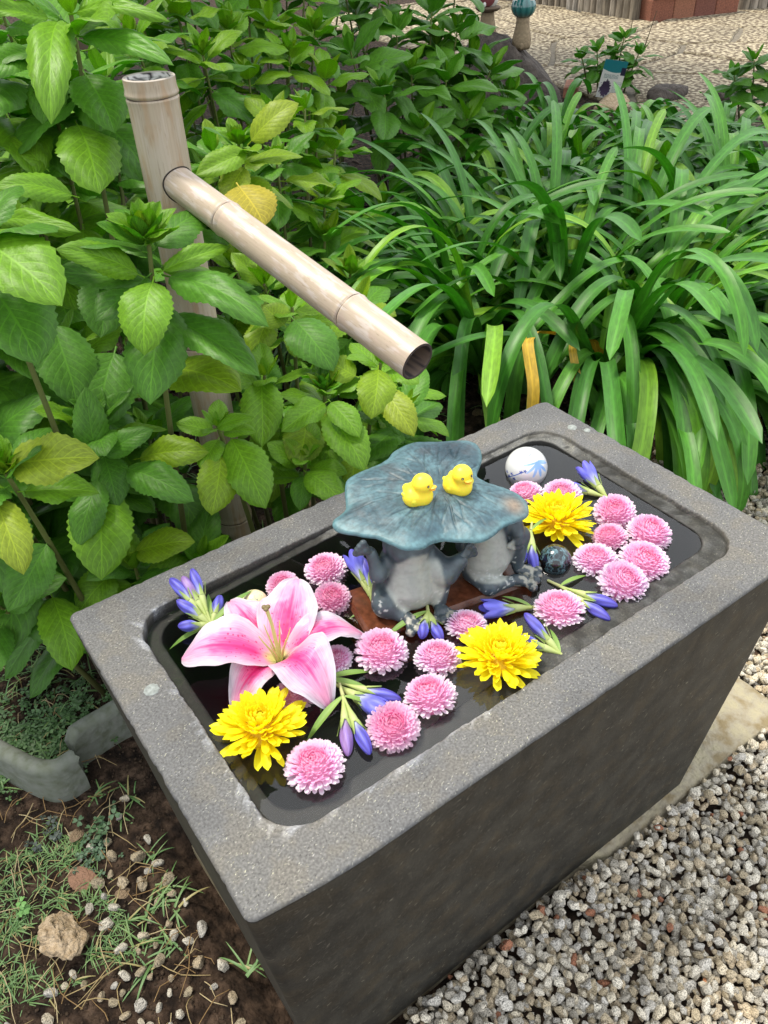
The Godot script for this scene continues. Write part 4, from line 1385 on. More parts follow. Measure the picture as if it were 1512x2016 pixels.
func blade(length: float, width: float, arch: float, c0: Color, c1: Color) -> ArrayMesh:
	var b := Build.new()
	b.grid(4, 9, func(u: float, w: float):
		var s: float = u * 2.0 - 1.0
		var wd := width * pow(sin(PI * (0.06 + 0.94 * w)), 0.8)
		return [Vector3(s * wd, -arch * w * w * length + 0.35 * wd * absf(s), w * length), Vector2(u, w), c0.lerp(c1, w)])
	return b.mesh()

func towards(z: Vector3, up: Vector3) -> Basis:
	var d := z.normalized()
	var x := up.cross(d)
	x = (x if x.length() > 0.01 else Vector3.RIGHT).normalized()
	return Basis(x, d.cross(x), d)

func gentians() -> void:
	var r := RandomNumberGenerator.new()
	r.seed = 5
	var buds := [gentian_bud(0), gentian_bud(1), gentian_open()]
	var calyx := gentian_calyx()
	var lf := blade(1.0, 0.075, 0.35, Color(0.22, 0.33, 0.07), Color(0.11, 0.23, 0.04))
	# [label, stem, tips, kinds of bud, directions of the small leaves]
	var all := [
		["cluster of six blue gentian buds at the back left of the trough, beside the lily", Vector3(0.151, 0.582, 0.141), [Vector3(0.136, 0.612, 0.053), Vector3(0.152, 0.610, 0.058), Vector3(0.168, 0.614, 0.056), Vector3(0.112, 0.588, 0.120), Vector3(0.128, 0.602, 0.088), Vector3(0.184, 0.590, 0.105)], [0, 1, 0, 0, 0, 0], [Vector3(0.06, 0.035, -0.01), Vector3(-0.06, -0.004, -0.02), Vector3(0.02, 0.02, -0.05)]],
		["upright blue gentian buds leaning against the near frog's back", Vector3(0.347, 0.575, 0.242), [Vector3(0.364, 0.612, 0.165), Vector3(0.372, 0.610, 0.180), Vector3(0.376, 0.606, 0.200)], [2, 0, 0], [Vector3(-0.035, 0.004, -0.01)]],
		["single open blue gentian floating at the far frog's foot, its stalk to the right", Vector3(0.514, 0.578, 0.376), [Vector3(0.452, 0.585, 0.342)], [2], [Vector3(-0.02, 0.02, -0.03), Vector3(-0.005, 0.0, 0.03)]],
		["pair of blue gentian buds above the middle yellow chrysanthemum, many green bracts", Vector3(0.487, 0.574, 0.456), [Vector3(0.450, 0.588, 0.402), Vector3(0.482, 0.600, 0.392)], [0, 0], [Vector3(0.018, 0.014, -0.035), Vector3(-0.035, 0.0, -0.005), Vector3(0.0, 0.018, -0.045)]],
		["two small blue gentian buds with a green leaf in front of the near frog", Vector3(0.392, 0.588, 0.303), [Vector3(0.360, 0.578, 0.330), Vector3(0.378, 0.578, 0.350)], [0, 0], [Vector3(-0.065, 0.004, -0.01), Vector3(0.02, 0.0, -0.03)]],
		["blue gentian buds pointing right, stalk against the lily's right petal", Vector3(0.224, 0.578, 0.310), [Vector3(0.280, 0.578, 0.394), Vector3(0.252, 0.582, 0.400)], [0, 2], [Vector3(0.055, 0.012, 0.02), Vector3(-0.028, -0.002, 0.03), Vector3(0.04, 0.010, 0.045)]],
		["two blue gentian buds pointing at the camera beside the front pink chrysanthemum", Vector3(0.222, 0.590, 0.354), [Vector3(0.184, 0.576, 0.420), Vector3(0.204, 0.580, 0.436)], [1, 0], [Vector3(-0.065, -0.006, 0.012), Vector3(0.03, 0.0, 0.03)]],
		["blue gentian buds by the front rim below the right-hand pink cluster", Vector3(0.574, 0.576, 0.368), [Vector3(0.578, 0.578, 0.456), Vector3(0.604, 0.580, 0.446)], [0, 0], [Vector3(0.045, 0.012, 0.005), Vector3(0.012, 0.004, 0.04)]],
		["pair of blue gentian buds hanging down beside the dark ball", Vector3(0.600, 0.606, 0.280), [Vector3(0.562, 0.578, 0.330), Vector3(0.552, 0.578, 0.306)], [0, 0], [Vector3(0.035, 0.012, -0.005), Vector3(-0.02, 0.006, -0.03)]],
		["blue gentian with two buds in the far right corner, beside the white ball", Vector3(0.776, 0.576, 0.270), [Vector3(0.742, 0.582, 0.202), Vector3(0.788, 0.596, 0.204)], [0, 2], [Vector3(0.012, 0.004, -0.035)]]]
	for g in all:
		var t := thing("gentian", g[0], "flower", g[1], "blue gentians floating in the trough")
		for k in g[2].size():
			var v: Vector3 = g[2][k] - g[1]
			var len := v.length()
			var start := Vector3.ZERO
			if len > 0.070:
				start = v * (1.0 - 0.070 / len)
				len = 0.070
			var b := towards(v, Vector3.UP) * Basis(Vector3.BACK, r.randf() * TAU)
			var x := Transform3D(Basis(b.x, b.y, b.z * len), start)
			if g[3][k] == 2: x.basis = Basis(b.x * 1.15, b.y * 1.15, b.z * len)
			part("bud", buds[g[3][k]], mat.gentian, t, x)
			part("calyx", calyx, mat.sepal, t, x)
			if start.length() > 0.004:
				var s := Build.new()
				s.tube([Vector3.ZERO, start * 0.5, start * 1.05], [0.0021, 0.0019, 0.0019], 7, Color(0.36, 0.42, 0.14))
				part("stalk", s.mesh(), mat.sepal, t)
		for d in g[4]:
			part("leaf", lf, mat.sepal, t, Transform3D(towards(d, Vector3.UP).scaled_local(Vector3.ONE * d.length()), Vector3.ZERO))
		var st := Build.new()
		var back := Vector3.ZERO
		for p in g[2]: back += (g[1] - p).normalized()
		back = back.normalized() * 0.020
		back.y = minf(back.y, 0.0)
		st.tube([Vector3.ZERO, back * 0.5, back], [0.0026, 0.0020, 0.0019], 8, Color(0.40, 0.42, 0.18))
		part("stem", st.mesh(), mat.sepal, t)

# ---------------------------------------------------------------- hydrangeas
# a toothed oval leaf along +z of unit length; returns [mesh, place of its tip]
func leaf_mesh(width: float, arch: float, fold: float, wave: float, sd: float, stalk := 0.10) -> Array:
	var nv := 26
	var cz := [0.0]
	var cy := [0.0]
	for j in nv:
		var th := arch * pow((j + 0.5) / nv, 1.4) - arch * 0.10
		cz.append(cz[j] + cos(th) / nv)
		cy.append(cy[j] - sin(th) / nv)
	var b := Build.new()
	b.grid(8, nv, func(u: float, w: float):
		var j := int(round(w * nv))
		var s: float = u * 2.0 - 1.0
		var prof := pow(maxf(w, 0.0001), 0.62) * pow(1.0 - w, 0.78) * 1.98 if w < 0.9 else lerpf(0.305, 0.0, (w - 0.9) / 0.1) * 0.98
		var wd := width * prof
		if absf(s) > 0.99: wd *= 1.045 if j % 2 == 0 else 0.965
		var y: float = cy[j] + fold * wd * absf(s) - 0.35 * wd * pow(absf(s), 3.0) + wave * sin(w * 11.0 + sd + (2.0 if s > 0.0 else 0.0)) * s * s * (w * (1.0 - w) * 4.0)
		var x := s * wd + 0.03 * sin(w * 3.0 + sd) * w
		return [Vector3(x, y, cz[j] - 0.04 * wd * absf(s)), Vector2(u, w), Color.WHITE])
	b.tube([Vector3(0, 0.012 * 0.0, -stalk), Vector3(0, -0.004, -stalk * 0.5), Vector3(0, -0.003, 0.02)], [0.011, 0.009, 0.006], 6, Color.WHITE, false)
	for i in range(b.t.size() - 21, b.t.size()): b.t[i] = Vector2(0.5, 0.3)
	return [b.mesh(), Vector3(0.03 * sin(3.0 + sd), cy[nv], cz[nv]), width * 1.48]

const HERO_A := [
	[Vector3(0.305, 0.895, -0.251), Vector3(0.241, 0.824, -0.180), 0.078, 1],
	[Vector3(0.322, 0.845, -0.283), Vector3(0.240, 0.741, -0.178), 0.096, 0],
	[Vector3(0.340, 0.889, -0.268), Vector3(0.402, 0.859, -0.074), 0.063, 0],
	[Vector3(0.333, 0.819, -0.283), Vector3(0.377, 0.783, -0.080), 0.067, 0],
	[Vector3(0.339, 0.893, -0.288), Vector3(0.450, 0.907, -0.272), 0.038, 1],
	[Vector3(0.301, 0.894, -0.298), Vector3(0.195, 0.959, -0.310), 0.050, 1],
	[Vector3(0.312, 0.878, -0.307), Vector3(0.192, 0.905, -0.368), 0.058, 0],
	[Vector3(0.097, 1.003, -0.294), Vector3(0.138, 0.949, -0.123), 0.099, 1],
	[Vector3(0.095, 0.934, -0.322), Vector3(0.097, 0.855, -0.184), 0.113, 0],
	[Vector3(0.198, 0.769, -0.495), Vector3(0.170, 0.666, -0.385), 0.100, 0],
	[Vector3(0.272, 0.714, -0.438), Vector3(0.188, 0.628, -0.366), 0.111, 0],
	[Vector3(0.321, 0.797, -0.561), Vector3(0.265, 0.731, -0.475), 0.087, 0],
	[Vector3(0.320, 0.713, -0.328), Vector3(0.373, 0.726, -0.151), 0.093, 2],
	[Vector3(0.165, 0.595, -0.321), Vector3(0.187, 0.713, -0.356), 0.056, 0],
	[Vector3(0.178, 0.606, -0.307), Vector3(0.259, 0.644, -0.273), 0.043, 0],
	[Vector3(0.027, 0.696, -0.233), Vector3(0.132, 0.706, -0.141), 0.075, 3],
	[Vector3(0.203, 0.576, -0.292), Vector3(0.264, 0.559, -0.157), 0.063, 0],
	[Vector3(0.239, 0.561, -0.330), Vector3(0.335, 0.583, -0.240), 0.063, 2],
	[Vector3(0.156, 0.557, -0.320), Vector3(0.082, 0.492, -0.247), 0.061, 0],
	[Vector3(0.158, 0.533, -0.327), Vector3(0.087, 0.448, -0.201), 0.106, 1],
	[Vector3(0.178, 0.393, -0.302), Vector3(0.270, 0.414, -0.230), 0.071, 2],
	[Vector3(0.132, 0.356, -0.314), Vector3(0.045, 0.323, -0.295), 0.071, 1],
	[Vector3(0.018, 0.366, -0.309), Vector3(-0.004, 0.301, -0.183), 0.077, 1],
	[Vector3(-0.012, 0.655, -0.220), Vector3(-0.027, 0.592, -0.108), 0.061, 3],
	[Vector3(0.037, 0.505, -0.274), Vector3(-0.060, 0.447, -0.222), 0.071, 0],
]
const HERO_B := [
	[Vector3(0.352, 0.571, -0.233), Vector3(0.289, 0.513, -0.158), 0.070, 2],
	[Vector3(0.381, 0.587, -0.244), Vector3(0.370, 0.520, -0.110), 0.078, 1],
	[Vector3(0.365, 0.609, -0.260), Vector3(0.418, 0.632, -0.216), 0.030, 1],
	[Vector3(0.513, 0.601, -0.368), Vector3(0.447, 0.530, -0.267), 0.081, 1],
	[Vector3(0.627, 0.673, -0.422), Vector3(0.628, 0.609, -0.298), 0.091, 0],
	[Vector3(0.577, 0.584, -0.247), Vector3(0.475, 0.568, -0.239), 0.056, 1],
	[Vector3(0.574, 0.573, -0.223), Vector3(0.558, 0.522, -0.092), 0.074, 1],
	[Vector3(0.579, 0.595, -0.225), Vector3(0.579, 0.564, -0.134), 0.050, 1],
	[Vector3(0.552, 0.537, -0.281), Vector3(0.488, 0.497, -0.209), 0.077, 2],
	[Vector3(0.723, 0.591, -0.278), Vector3(0.653, 0.541, -0.200), 0.075, 2],
	[Vector3(0.708, 0.569, -0.236), Vector3(0.698, 0.517, -0.132), 0.061, 3],
	[Vector3(0.493, 0.495, -0.188), Vector3(0.510, 0.472, -0.092), 0.059, 1],
	[Vector3(0.497, 0.489, -0.226), Vector3(0.456, 0.535, -0.267), 0.048, 1],
	[Vector3(0.624, 0.649, -0.462), Vector3(0.607, 0.682, -0.506), 0.062, 2],
	[Vector3(0.673, 0.592, -0.283), Vector3(0.635, 0.616, -0.331), 0.059, 2],
	[Vector3(0.529, 0.559, -0.348), Vector3(0.458, 0.565, -0.370), 0.061, 2],
	[Vector3(0.578, 0.549, -0.306), Vector3(0.571, 0.486, -0.250), 0.061, 2],
	[Vector3(0.594, 0.491, -0.178), Vector3(0.556, 0.458, -0.141), 0.054, 2],
]
const HERO_C := [
	[Vector3(0.373, 1.194, -0.629), Vector3(0.267, 1.088, -0.446), 0.069, 1],
	[Vector3(0.397, 1.173, -0.593), Vector3(0.460, 1.145, -0.401), 0.049, 0],
	[Vector3(0.359, 1.043, -0.618), Vector3(0.327, 0.971, -0.462), 0.100, 1],
	[Vector3(0.394, 1.206, -0.596), Vector3(0.487, 1.197, -0.447), 0.036, 1],
	[Vector3(0.355, 1.201, -0.617), Vector3(0.263, 1.224, -0.625), 0.036, 1],
	[Vector3(0.368, 1.031, -0.754), Vector3(0.453, 1.011, -0.616), 0.042, 0],
	[Vector3(0.277, 0.980, -0.458), Vector3(0.172, 1.011, -0.482), 0.049, 1],
	[Vector3(0.153, 0.971, -0.457), Vector3(0.240, 0.969, -0.319), 0.039, 1],
	[Vector3(0.364, 1.113, -0.712), Vector3(0.308, 1.050, -0.628), 0.066, 0],
	[Vector3(0.328, 1.153, -0.667), Vector3(0.232, 1.133, -0.636), 0.057, 0],
	[Vector3(0.414, 1.098, -0.711), Vector3(0.399, 0.978, -0.559), 0.080, 0],
	[Vector3(0.287, 0.988, -0.614), Vector3(0.258, 1.031, -0.674), 0.052, 1],
	[Vector3(0.361, 1.010, -0.739), Vector3(0.276, 0.962, -0.750), 0.083, 0],
]
const HERO_D := [
	[Vector3(0.878, 0.854, -1.010), Vector3(0.997, 0.923, -0.965), 0.081, 3],
	[Vector3(0.766, 0.799, -0.880), Vector3(0.756, 0.736, -0.764), 0.116, 4],
	[Vector3(0.857, 0.832, -1.003), Vector3(0.727, 0.799, -1.029), 0.071, 2],
	[Vector3(0.847, 0.798, -1.008), Vector3(0.764, 0.737, -0.976), 0.075, 3],
]
const SHOOTS_A := [Vector3(0.335, 0.936, -0.316), Vector3(0.190, 0.636, -0.373), Vector3(0.017, 0.675, -0.250), Vector3(0.103, 1.002, -0.320), Vector3(-0.071, 0.395, -0.319), Vector3(0.172, 0.351, -0.313), Vector3(0.213, 0.668, -0.588)]
const SHOOTS_B := [Vector3(0.613, 0.571, -0.303), Vector3(0.677, 0.651, -0.520), Vector3(0.373, 0.601, -0.278), Vector3(0.510, 0.497, -0.224), Vector3(0.743, 0.591, -0.296), Vector3(0.536, 0.589, -0.403)]
const SHOOTS_C := [Vector3(0.401, 1.199, -0.646), Vector3(0.306, 0.988, -0.909), Vector3(0.366, 1.036, -0.760), Vector3(0.286, 1.161, -0.780), Vector3(0.282, 0.864, -0.807)]
const SHOOTS_D := [Vector3(0.873, 0.834, -1.072), Vector3(1.057, 0.725, -1.228), Vector3(1.210, 0.600, -1.236), Vector3(1.431, 0.643, -1.514), Vector3(1.346, 0.775, -1.542), Vector3(1.077, 0.492, -0.914), Vector3(1.204, 0.765, -1.475), Vector3(0.975, 0.479, -0.740), Vector3(1.135, 0.517, -1.131), Vector3(0.880, 0.781, -1.247), Vector3(0.768, 0.579, -0.821)]
const SHOOTS_E := [Vector3(1.537, 0.848, -1.945), Vector3(1.342, 0.817, -1.893), Vector3(1.764, 0.883, -2.133), Vector3(1.583, 0.934, -2.150), Vector3(1.346, 0.942, -2.010), Vector3(1.132, 1.016, -1.918), Vector3(1.100, 0.931, -1.704), Vector3(1.868, 1.023, -2.351), Vector3(1.580, 1.083, -2.295), Vector3(1.251, 1.120, -2.091), Vector3(1.002, 1.121, -1.952), Vector3(1.670, 0.766, -1.932), Vector3(0.866, 1.018, -1.638)]
const SHOOTS_F := [Vector3(2.139, 0.605, -2.230), Vector3(2.274, 0.446, -2.141), Vector3(2.092, 0.745, -2.397), Vector3(2.306, 0.852, -2.662), Vector3(2.487, 0.757, -2.603), Vector3(2.729, 0.810, -2.644), Vector3(2.863, 0.713, -2.615), Vector3(2.727, 0.481, -2.332), Vector3(2.917, 0.552, -2.425), Vector3(2.596, 0.582, -2.363), Vector3(3.111, 0.883, -2.919), Vector3(2.687, 0.939, -2.950), Vector3(2.404, 0.627, -2.381), Vector3(2.754, 0.659, -2.637), Vector3(2.248, 0.990, -2.680), Vector3(3.015, 0.429, -2.395), Vector3(2.949, 0.594, -2.598), Vector3(2.595, 0.423, -2.211)]
var leaf_kinds := []
var bud_kinds := []

# one leaf from base to tip
func hero_leaf(parent: Node3D, a: Vector3, e: Vector3, width: float, k: int, m: StandardMaterial3D, face: Vector3) -> void:
	var q: Array = leaf_kinds[k]
	var T: Vector3 = q[1]
	var chord := e - a
	var z1 := chord.normalized()
	var x := face.cross(z1).normalized()
	var y1 := z1.cross(x)
	var al := atan2(T.y, T.z)
	var z := z1 * cos(al) - y1 * sin(al)
	var y := z1 * sin(al) + y1 * cos(al)
	var len := chord.length() / T.length()
	part("leaf", q[0], m, parent, Transform3D(Basis(x * (width / q[2]), y * len, z * len), a - parent.position))

func pick(pal: Array) -> StandardMaterial3D:
	return mat.leaf[pal[rng.randi() % pal.size()]]

# a leafy shoot: stem from the ground to its tip, crossed pairs of leaves, small and upright at the tip
func shoot(parent: Node3D, tip: Vector3, foot: Vector3, size: float, pairs: int, pal: Array, droop := 1.0) -> void:
	var path := []
	var radii := []
	for i in 9:
		var s := i / 8.0
		var p := foot.lerp(tip, s)
		var bend := (1.0 - s) * s
		p.y += bend * 0.25 * (tip.y - foot.y)
		path.append(p - parent.position)
		radii.append(lerpf(0.0068, 0.0036, s))
	var st := Build.new()
	st.tube(path, radii, 7, Color(0.42, 0.33, 0.26), true, Color(1.0, 1.0, 0.7))
	part("stem", st.mesh(), mat.stem, parent)
	var d: Vector3 = (path[8] - path[7]).normalized()
	d = (d + Vector3.UP * 1.2).normalized()
	var ax := d.cross(Vector3(0.3, 0.1, 0.9)).normalized()
	var ay := d.cross(ax)
	var turn := rng.randf() * TAU
	var down := 0.0
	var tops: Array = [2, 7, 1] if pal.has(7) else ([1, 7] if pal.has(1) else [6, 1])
	for k in pairs + 2:
		var grow := smoothstep(-0.6, 3.6, float(k))
		var len := size * (0.28 + 0.72 * grow) * rnd(0.86, 1.12)
		var el := lerpf(1.28, -0.30, smoothstep(-0.6, 6.0, k * droop)) + rnd(-0.14, 0.14)
		for h in 2:
			if k > 2 and rng.randf() < 0.07: continue
			var a := turn + PI * h + k * PI / 2.0 + rnd(-0.22, 0.22)
			var o := ax * cos(a) + ay * sin(a)
			var z := (o * cos(el) + d * sin(el)).normalized()
			var y := (d * cos(el) - o * sin(el)).normalized()
			var roll := rnd(-0.3, 0.3)
			var bs := Basis(y.cross(z), y, z) * Basis(Vector3.BACK, roll)
			var kind: Array = bud_kinds[rng.randi() % bud_kinds.size()] if k < 2 else leaf_kinds[rng.randi() % leaf_kinds.size()]
			var at: Vector3 = tip - parent.position - d * down + o * 0.004 + z * len * 0.10
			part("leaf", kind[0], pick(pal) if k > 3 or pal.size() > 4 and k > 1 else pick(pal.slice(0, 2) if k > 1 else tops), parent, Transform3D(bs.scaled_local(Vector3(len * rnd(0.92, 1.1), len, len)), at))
		down += size * (0.030 + 0.036 * k)

# a tight rosette of small crumpled young leaves
func young_tip(parent: Node3D, tip: Vector3, count: int, size: float, pal: Array) -> void:
	for i in count:
		var f := float(i) / count
		var az := i * 2.39996 + rnd(-0.2, 0.2)
		var el := lerpf(1.45, 0.45, f) + rnd(-0.12, 0.12)
		var o := Vector3(cos(az), 0, sin(az))
		var z := o * cos(el) + Vector3.UP * sin(el)
		var y := -o * sin(el) + Vector3.UP * cos(el)
		var len := size * lerpf(0.55, 1.0, f) * rnd(0.85, 1.15)
		var kind: Array = bud_kinds[rng.randi() % bud_kinds.size()]
		part("young_leaf", kind[0], pick(pal), parent, Transform3D((Basis(y.cross(z), y, z) * Basis(Vector3.BACK, rnd(-0.4, 0.4))).scaled_local(Vector3(len * 1.15, len, len)), tip - parent.position + Vector3(0, 0.012 * (1.0 - f), 0) + o * 0.004))

func bush(label: String, where: Vector3, group := "hydrangea bushes in the bed") -> Node3D:
	return thing("hydrangea", label, "shrub", where, group)

func hydrangeas() -> void:
	for q in [[0.37, 0.55, 0.35, 0.02], [0.40, 0.75, 0.28, 0.035], [0.35, 1.0, 0.30, 0.025], [0.38, 0.35, 0.45, 0.025], [0.41, 0.6, 0.2, 0.05], [0.36, 0.5, 0.5, 0.06]]:
		leaf_kinds.append(leaf_mesh(q[0], q[1], q[2], q[3], q[0] * 50.0))
	for q in [[0.31, -0.35, 0.7, 0.02], [0.34, 0.25, 0.8, 0.03], [0.29, -0.1, 0.9, 0.03]]:
		bud_kinds.append(leaf_mesh(q[0], q[1], q[2], q[3], q[0] * 70.0, 0.03))
	var eye := Vector3(-0.086, 1.377, 0.918)
	var a := bush("large-leaved hydrangea in front of the bamboo post, left of the trough", Vector3(0.2, 0, -0.45))
	var b := bush("hydrangea leaning over the trough's back rim, right of the post", Vector3(0.56, 0, -0.42))
	var c := bush("tall hydrangea at the top left, beside the post's top", Vector3(0.33, 0, -0.85))
	var d := bush("yellowing hydrangea behind the spout, with bright yellow leaves", Vector3(1.05, 0, -1.2))
	var e := bush("pale green hydrangea rising behind the post at the top of the picture", Vector3(1.35, 0, -2.0))
	var f := bush("dark glossy hydrangea in front of the boulder, behind the agapanthus", Vector3(2.55, 0, -2.55))
	var pal := [[0, 1, 2, 3, 4], [0, 1, 2, 3, 4], [6, 1, 2, 3, 4], [6, 1, 7, 3, 4]]
	var sets := [[a, HERO_A], [b, HERO_B], [c, HERO_C], [d, HERO_D]]
	for k in 4:
		var root: Node3D = sets[k][0]
		for q in sets[k][1]:
			var mid: Vector3 = (q[0] + q[1]) / 2.0
			var face := (eye - mid).normalized() * 0.75 + Vector3.UP * 0.65 + Vector3(rnd(-0.22, 0.22), 0, rnd(-0.22, 0.22))
			hero_leaf(root, q[0], q[1], q[2], rng.randi() % leaf_kinds.size(), mat.leaf[pal[k][q[3]]], face)
	# shoots: [bush, tips, leaf length, pairs, colours]
	var foot_of := func(root: Node3D, tip: Vector3) -> Vector3: return Vector3(lerpf(root.position.x, tip.x, 0.55), 0.0, lerpf(root.position.z, tip.z, 0.55))
	for i in SHOOTS_A.size():
		var tip: Vector3 = SHOOTS_A[i]
		shoot(a, tip, (foot_of as Callable).call(a, tip), [0.105, 0.115, 0.12, 0.13, 0.12, 0.12, 0.15][i], [4, 4, 3, 3, 4, 4, 6][i], [0, 1, 1, 5])
	for i in SHOOTS_B.size():
		var tip: Vector3 = SHOOTS_B[i]
		shoot(b, tip, (foot_of as Callable).call(b, tip), [0.105, 0.09, 0.07, 0.09, 0.10, 0.12][i], [5, 5, 3, 4, 4, 5][i], [1, 1, 7, 6])
	for tip in SHOOTS_C:
		shoot(c, tip, (foot_of as Callable).call(c, tip), 0.16, 7, [1, 6, 1, 0])
	for tip in SHOOTS_D:
		shoot(d, tip, (foot_of as Callable).call(d, tip), rnd(0.13, 0.16), 5, [7, 1, 6, 6, 2, 0])
	for tip in SHOOTS_E:
		shoot(e, tip, (foot_of as Callable).call(e, tip), rnd(0.15, 0.18), 5, [1, 7, 6, 0])
	for tip in SHOOTS_F:
		shoot(f, tip, (foot_of as Callable).call(f, tip), rnd(0.20, 0.25), 5, [6, 0, 5, 5])
	young_tip(a, SHOOTS_A[0] + Vector3(-0.01, 0.0, 0.02), 26, 0.072, [1, 2, 1, 6])
	young_tip(a, SHOOTS_A[1], 10, 0.075, [0, 6, 0])
	young_tip(a, SHOOTS_A[2], 12, 0.06, [1, 2])
	young_tip(b, SHOOTS_B[0], 14, 0.05, [6, 0, 1])
	young_tip(c, SHOOTS_C[1], 20, 0.07, [1, 6])
	for i in [0, 1, 2, 5, 8]: young_tip(d, SHOOTS_D[i], 14, 0.06, [7, 1, 2])
	for i in [0, 2, 4, 6]: young_tip(e, SHOOTS_E[i], 12, 0.065, [7, 1])
	for i in [0, 1, 7, 8, 12, 15]: young_tip(f, SHOOTS_F[i], 9, 0.075, [6, 1, 7])
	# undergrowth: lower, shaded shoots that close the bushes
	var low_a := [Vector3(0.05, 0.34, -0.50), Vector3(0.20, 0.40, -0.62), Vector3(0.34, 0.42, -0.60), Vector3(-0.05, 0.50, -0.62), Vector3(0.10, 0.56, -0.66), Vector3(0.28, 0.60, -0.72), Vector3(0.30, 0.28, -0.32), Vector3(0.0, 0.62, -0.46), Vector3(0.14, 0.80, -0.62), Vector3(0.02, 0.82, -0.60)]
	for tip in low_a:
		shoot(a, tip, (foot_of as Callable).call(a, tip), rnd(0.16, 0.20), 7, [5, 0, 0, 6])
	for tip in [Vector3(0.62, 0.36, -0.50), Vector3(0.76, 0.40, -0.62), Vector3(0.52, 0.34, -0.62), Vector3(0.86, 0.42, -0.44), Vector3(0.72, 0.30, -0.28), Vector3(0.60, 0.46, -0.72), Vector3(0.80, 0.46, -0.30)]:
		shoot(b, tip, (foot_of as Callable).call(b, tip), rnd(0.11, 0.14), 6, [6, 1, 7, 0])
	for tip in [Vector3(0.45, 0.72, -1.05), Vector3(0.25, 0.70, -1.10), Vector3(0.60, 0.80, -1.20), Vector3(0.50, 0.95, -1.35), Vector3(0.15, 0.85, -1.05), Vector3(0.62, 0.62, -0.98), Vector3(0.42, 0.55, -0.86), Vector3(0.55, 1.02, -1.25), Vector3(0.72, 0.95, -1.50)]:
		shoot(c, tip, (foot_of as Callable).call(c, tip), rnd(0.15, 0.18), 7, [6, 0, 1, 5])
	for tip in [Vector3(0.80, 0.55, -1.05), Vector3(0.72, 0.42, -0.95), Vector3(1.0, 0.45, -1.45), Vector3(0.90, 0.30, -0.90)]:
		shoot(d, tip, (foot_of as Callable).call(d, tip), rnd(0.11, 0.14), 6, [6, 1, 7, 2])
	var l := bush("low hydrangea growth behind the spout, closing the gaps between the taller bushes", Vector3(1.3, 0, -1.7))
	for q in [[0.95, -1.35, 0.42], [1.15, -1.5, 0.40], [1.35, -1.35, 0.36], [1.5, -1.7, 0.48], [1.25, -1.75, 0.55], [1.05, -1.7, 0.6], [1.6, -1.95, 0.52], [1.75, -2.2, 0.55], [1.95, -2.3, 0.42], [1.45, -2.05, 0.62], [0.85, -1.55, 0.58], [2.1, -2.5, 0.55], [1.7, -1.65, 0.36], [1.2, -2.1, 0.7]]:
		shoot(l, Vector3(q[0], q[2], q[1]), Vector3(lerpf(q[0], 1.3, 0.15), 0, lerpf(q[1], -1.7, 0.15)), rnd(0.15, 0.18), 4, [6, 1, 0, 7])
	var g := bush("hydrangea filling the far left background behind the tall one", Vector3(0.8, 0, -2.2))
	for tip in [Vector3(0.30, 1.05, -1.35), Vector3(0.12, 1.12, -1.15), Vector3(0.38, 0.92, -1.55), Vector3(0.55, 1.12, -1.70), Vector3(0.20, 0.88, -1.45), Vector3(0.45, 1.2, -1.95), Vector3(0.35, 0.75, -1.30), Vector3(0.62, 0.98, -1.85), Vector3(0.78, 1.05, -2.0), Vector3(0.95, 0.9, -2.1), Vector3(1.1, 0.75, -2.3), Vector3(0.7, 0.75, -1.75), Vector3(0.95, 1.15, -2.5), Vector3(1.2, 1.1, -2.8), Vector3(1.4, 0.95, -2.9), Vector3(0.85, 0.65, -1.6), Vector3(1.1, 0.55, -1.75), Vector3(1.3, 0.6, -2.05)]:
		shoot(g, tip, (foot_of as Callable).call(g, tip), rnd(0.14, 0.17), 6, [6, 0, 1, 5])
	var h := bush("hydrangea behind the pale one at the very top of the picture", Vector3(2.0, 0, -3.2))
	for tip in [Vector3(1.7, 0.9, -2.7), Vector3(1.9, 1.0, -2.9), Vector3(2.1, 1.05, -3.1), Vector3(2.3, 1.1, -3.2), Vector3(2.5, 1.05, -3.3), Vector3(1.6, 1.0, -3.0), Vector3(1.9, 0.7, -2.6), Vector3(2.8, 1.1, -3.4), Vector3(3.0, 1.0, -3.3), Vector3(2.0, 0.5, -2.5)]:
		shoot(h, tip, (foot_of as Callable).call(h, tip), rnd(0.16, 0.19), 7, [5, 0, 6, 0])

# ---------------------------------------------------------------- agapanthus
func strap_mesh(width: float, bend: float, start: float, twist: float, droop_from: float) -> ArrayMesh:
	var nv := 24
	var cz := [0.0]
	var cy := [0.0]
	var ths := []
	for j in nv + 1:
		var w := float(j) / nv
		ths.append(start * w + bend * smoothstep(droop_from - 0.08, droop_from + 0.58, w))
	for j in nv:
		var th: float = (ths[j] + ths[j + 1]) / 2.0
		cz.append(cz[j] + cos(th) / nv)
		cy.append(cy[j] - sin(th) / nv)
	var b := Build.new()
	b.grid(6, nv, func(u: float, w: float):
		var j := int(round(w * nv))
		var s: float = u * 2.0 - 1.0
		var wd: float = width * lerpf(0.72, 1.0, smoothstep(0.0, 0.3, w)) * (1.0 if w < 0.86 else sqrt(maxf(0.0, 1.0 - pow((w - 0.86) / 0.14, 2.0))))
		var n := Vector3(0, cos(ths[j]), sin(ths[j]))
		var fold := lerpf(0.85, 0.18, smoothstep(0.0, 0.5, w))
		var tw: float = twist * w * w
		var lat := Vector3(cos(tw), 0, 0) + n * sin(tw)
		var up: Vector3 = n * (fold * wd * absf(s) * absf(s))
		return [Vector3(0, cy[j], cz[j]) + lat * s * wd + up, Vector2(u, w * 3.0), Color.WHITE])
	return b.mesh()

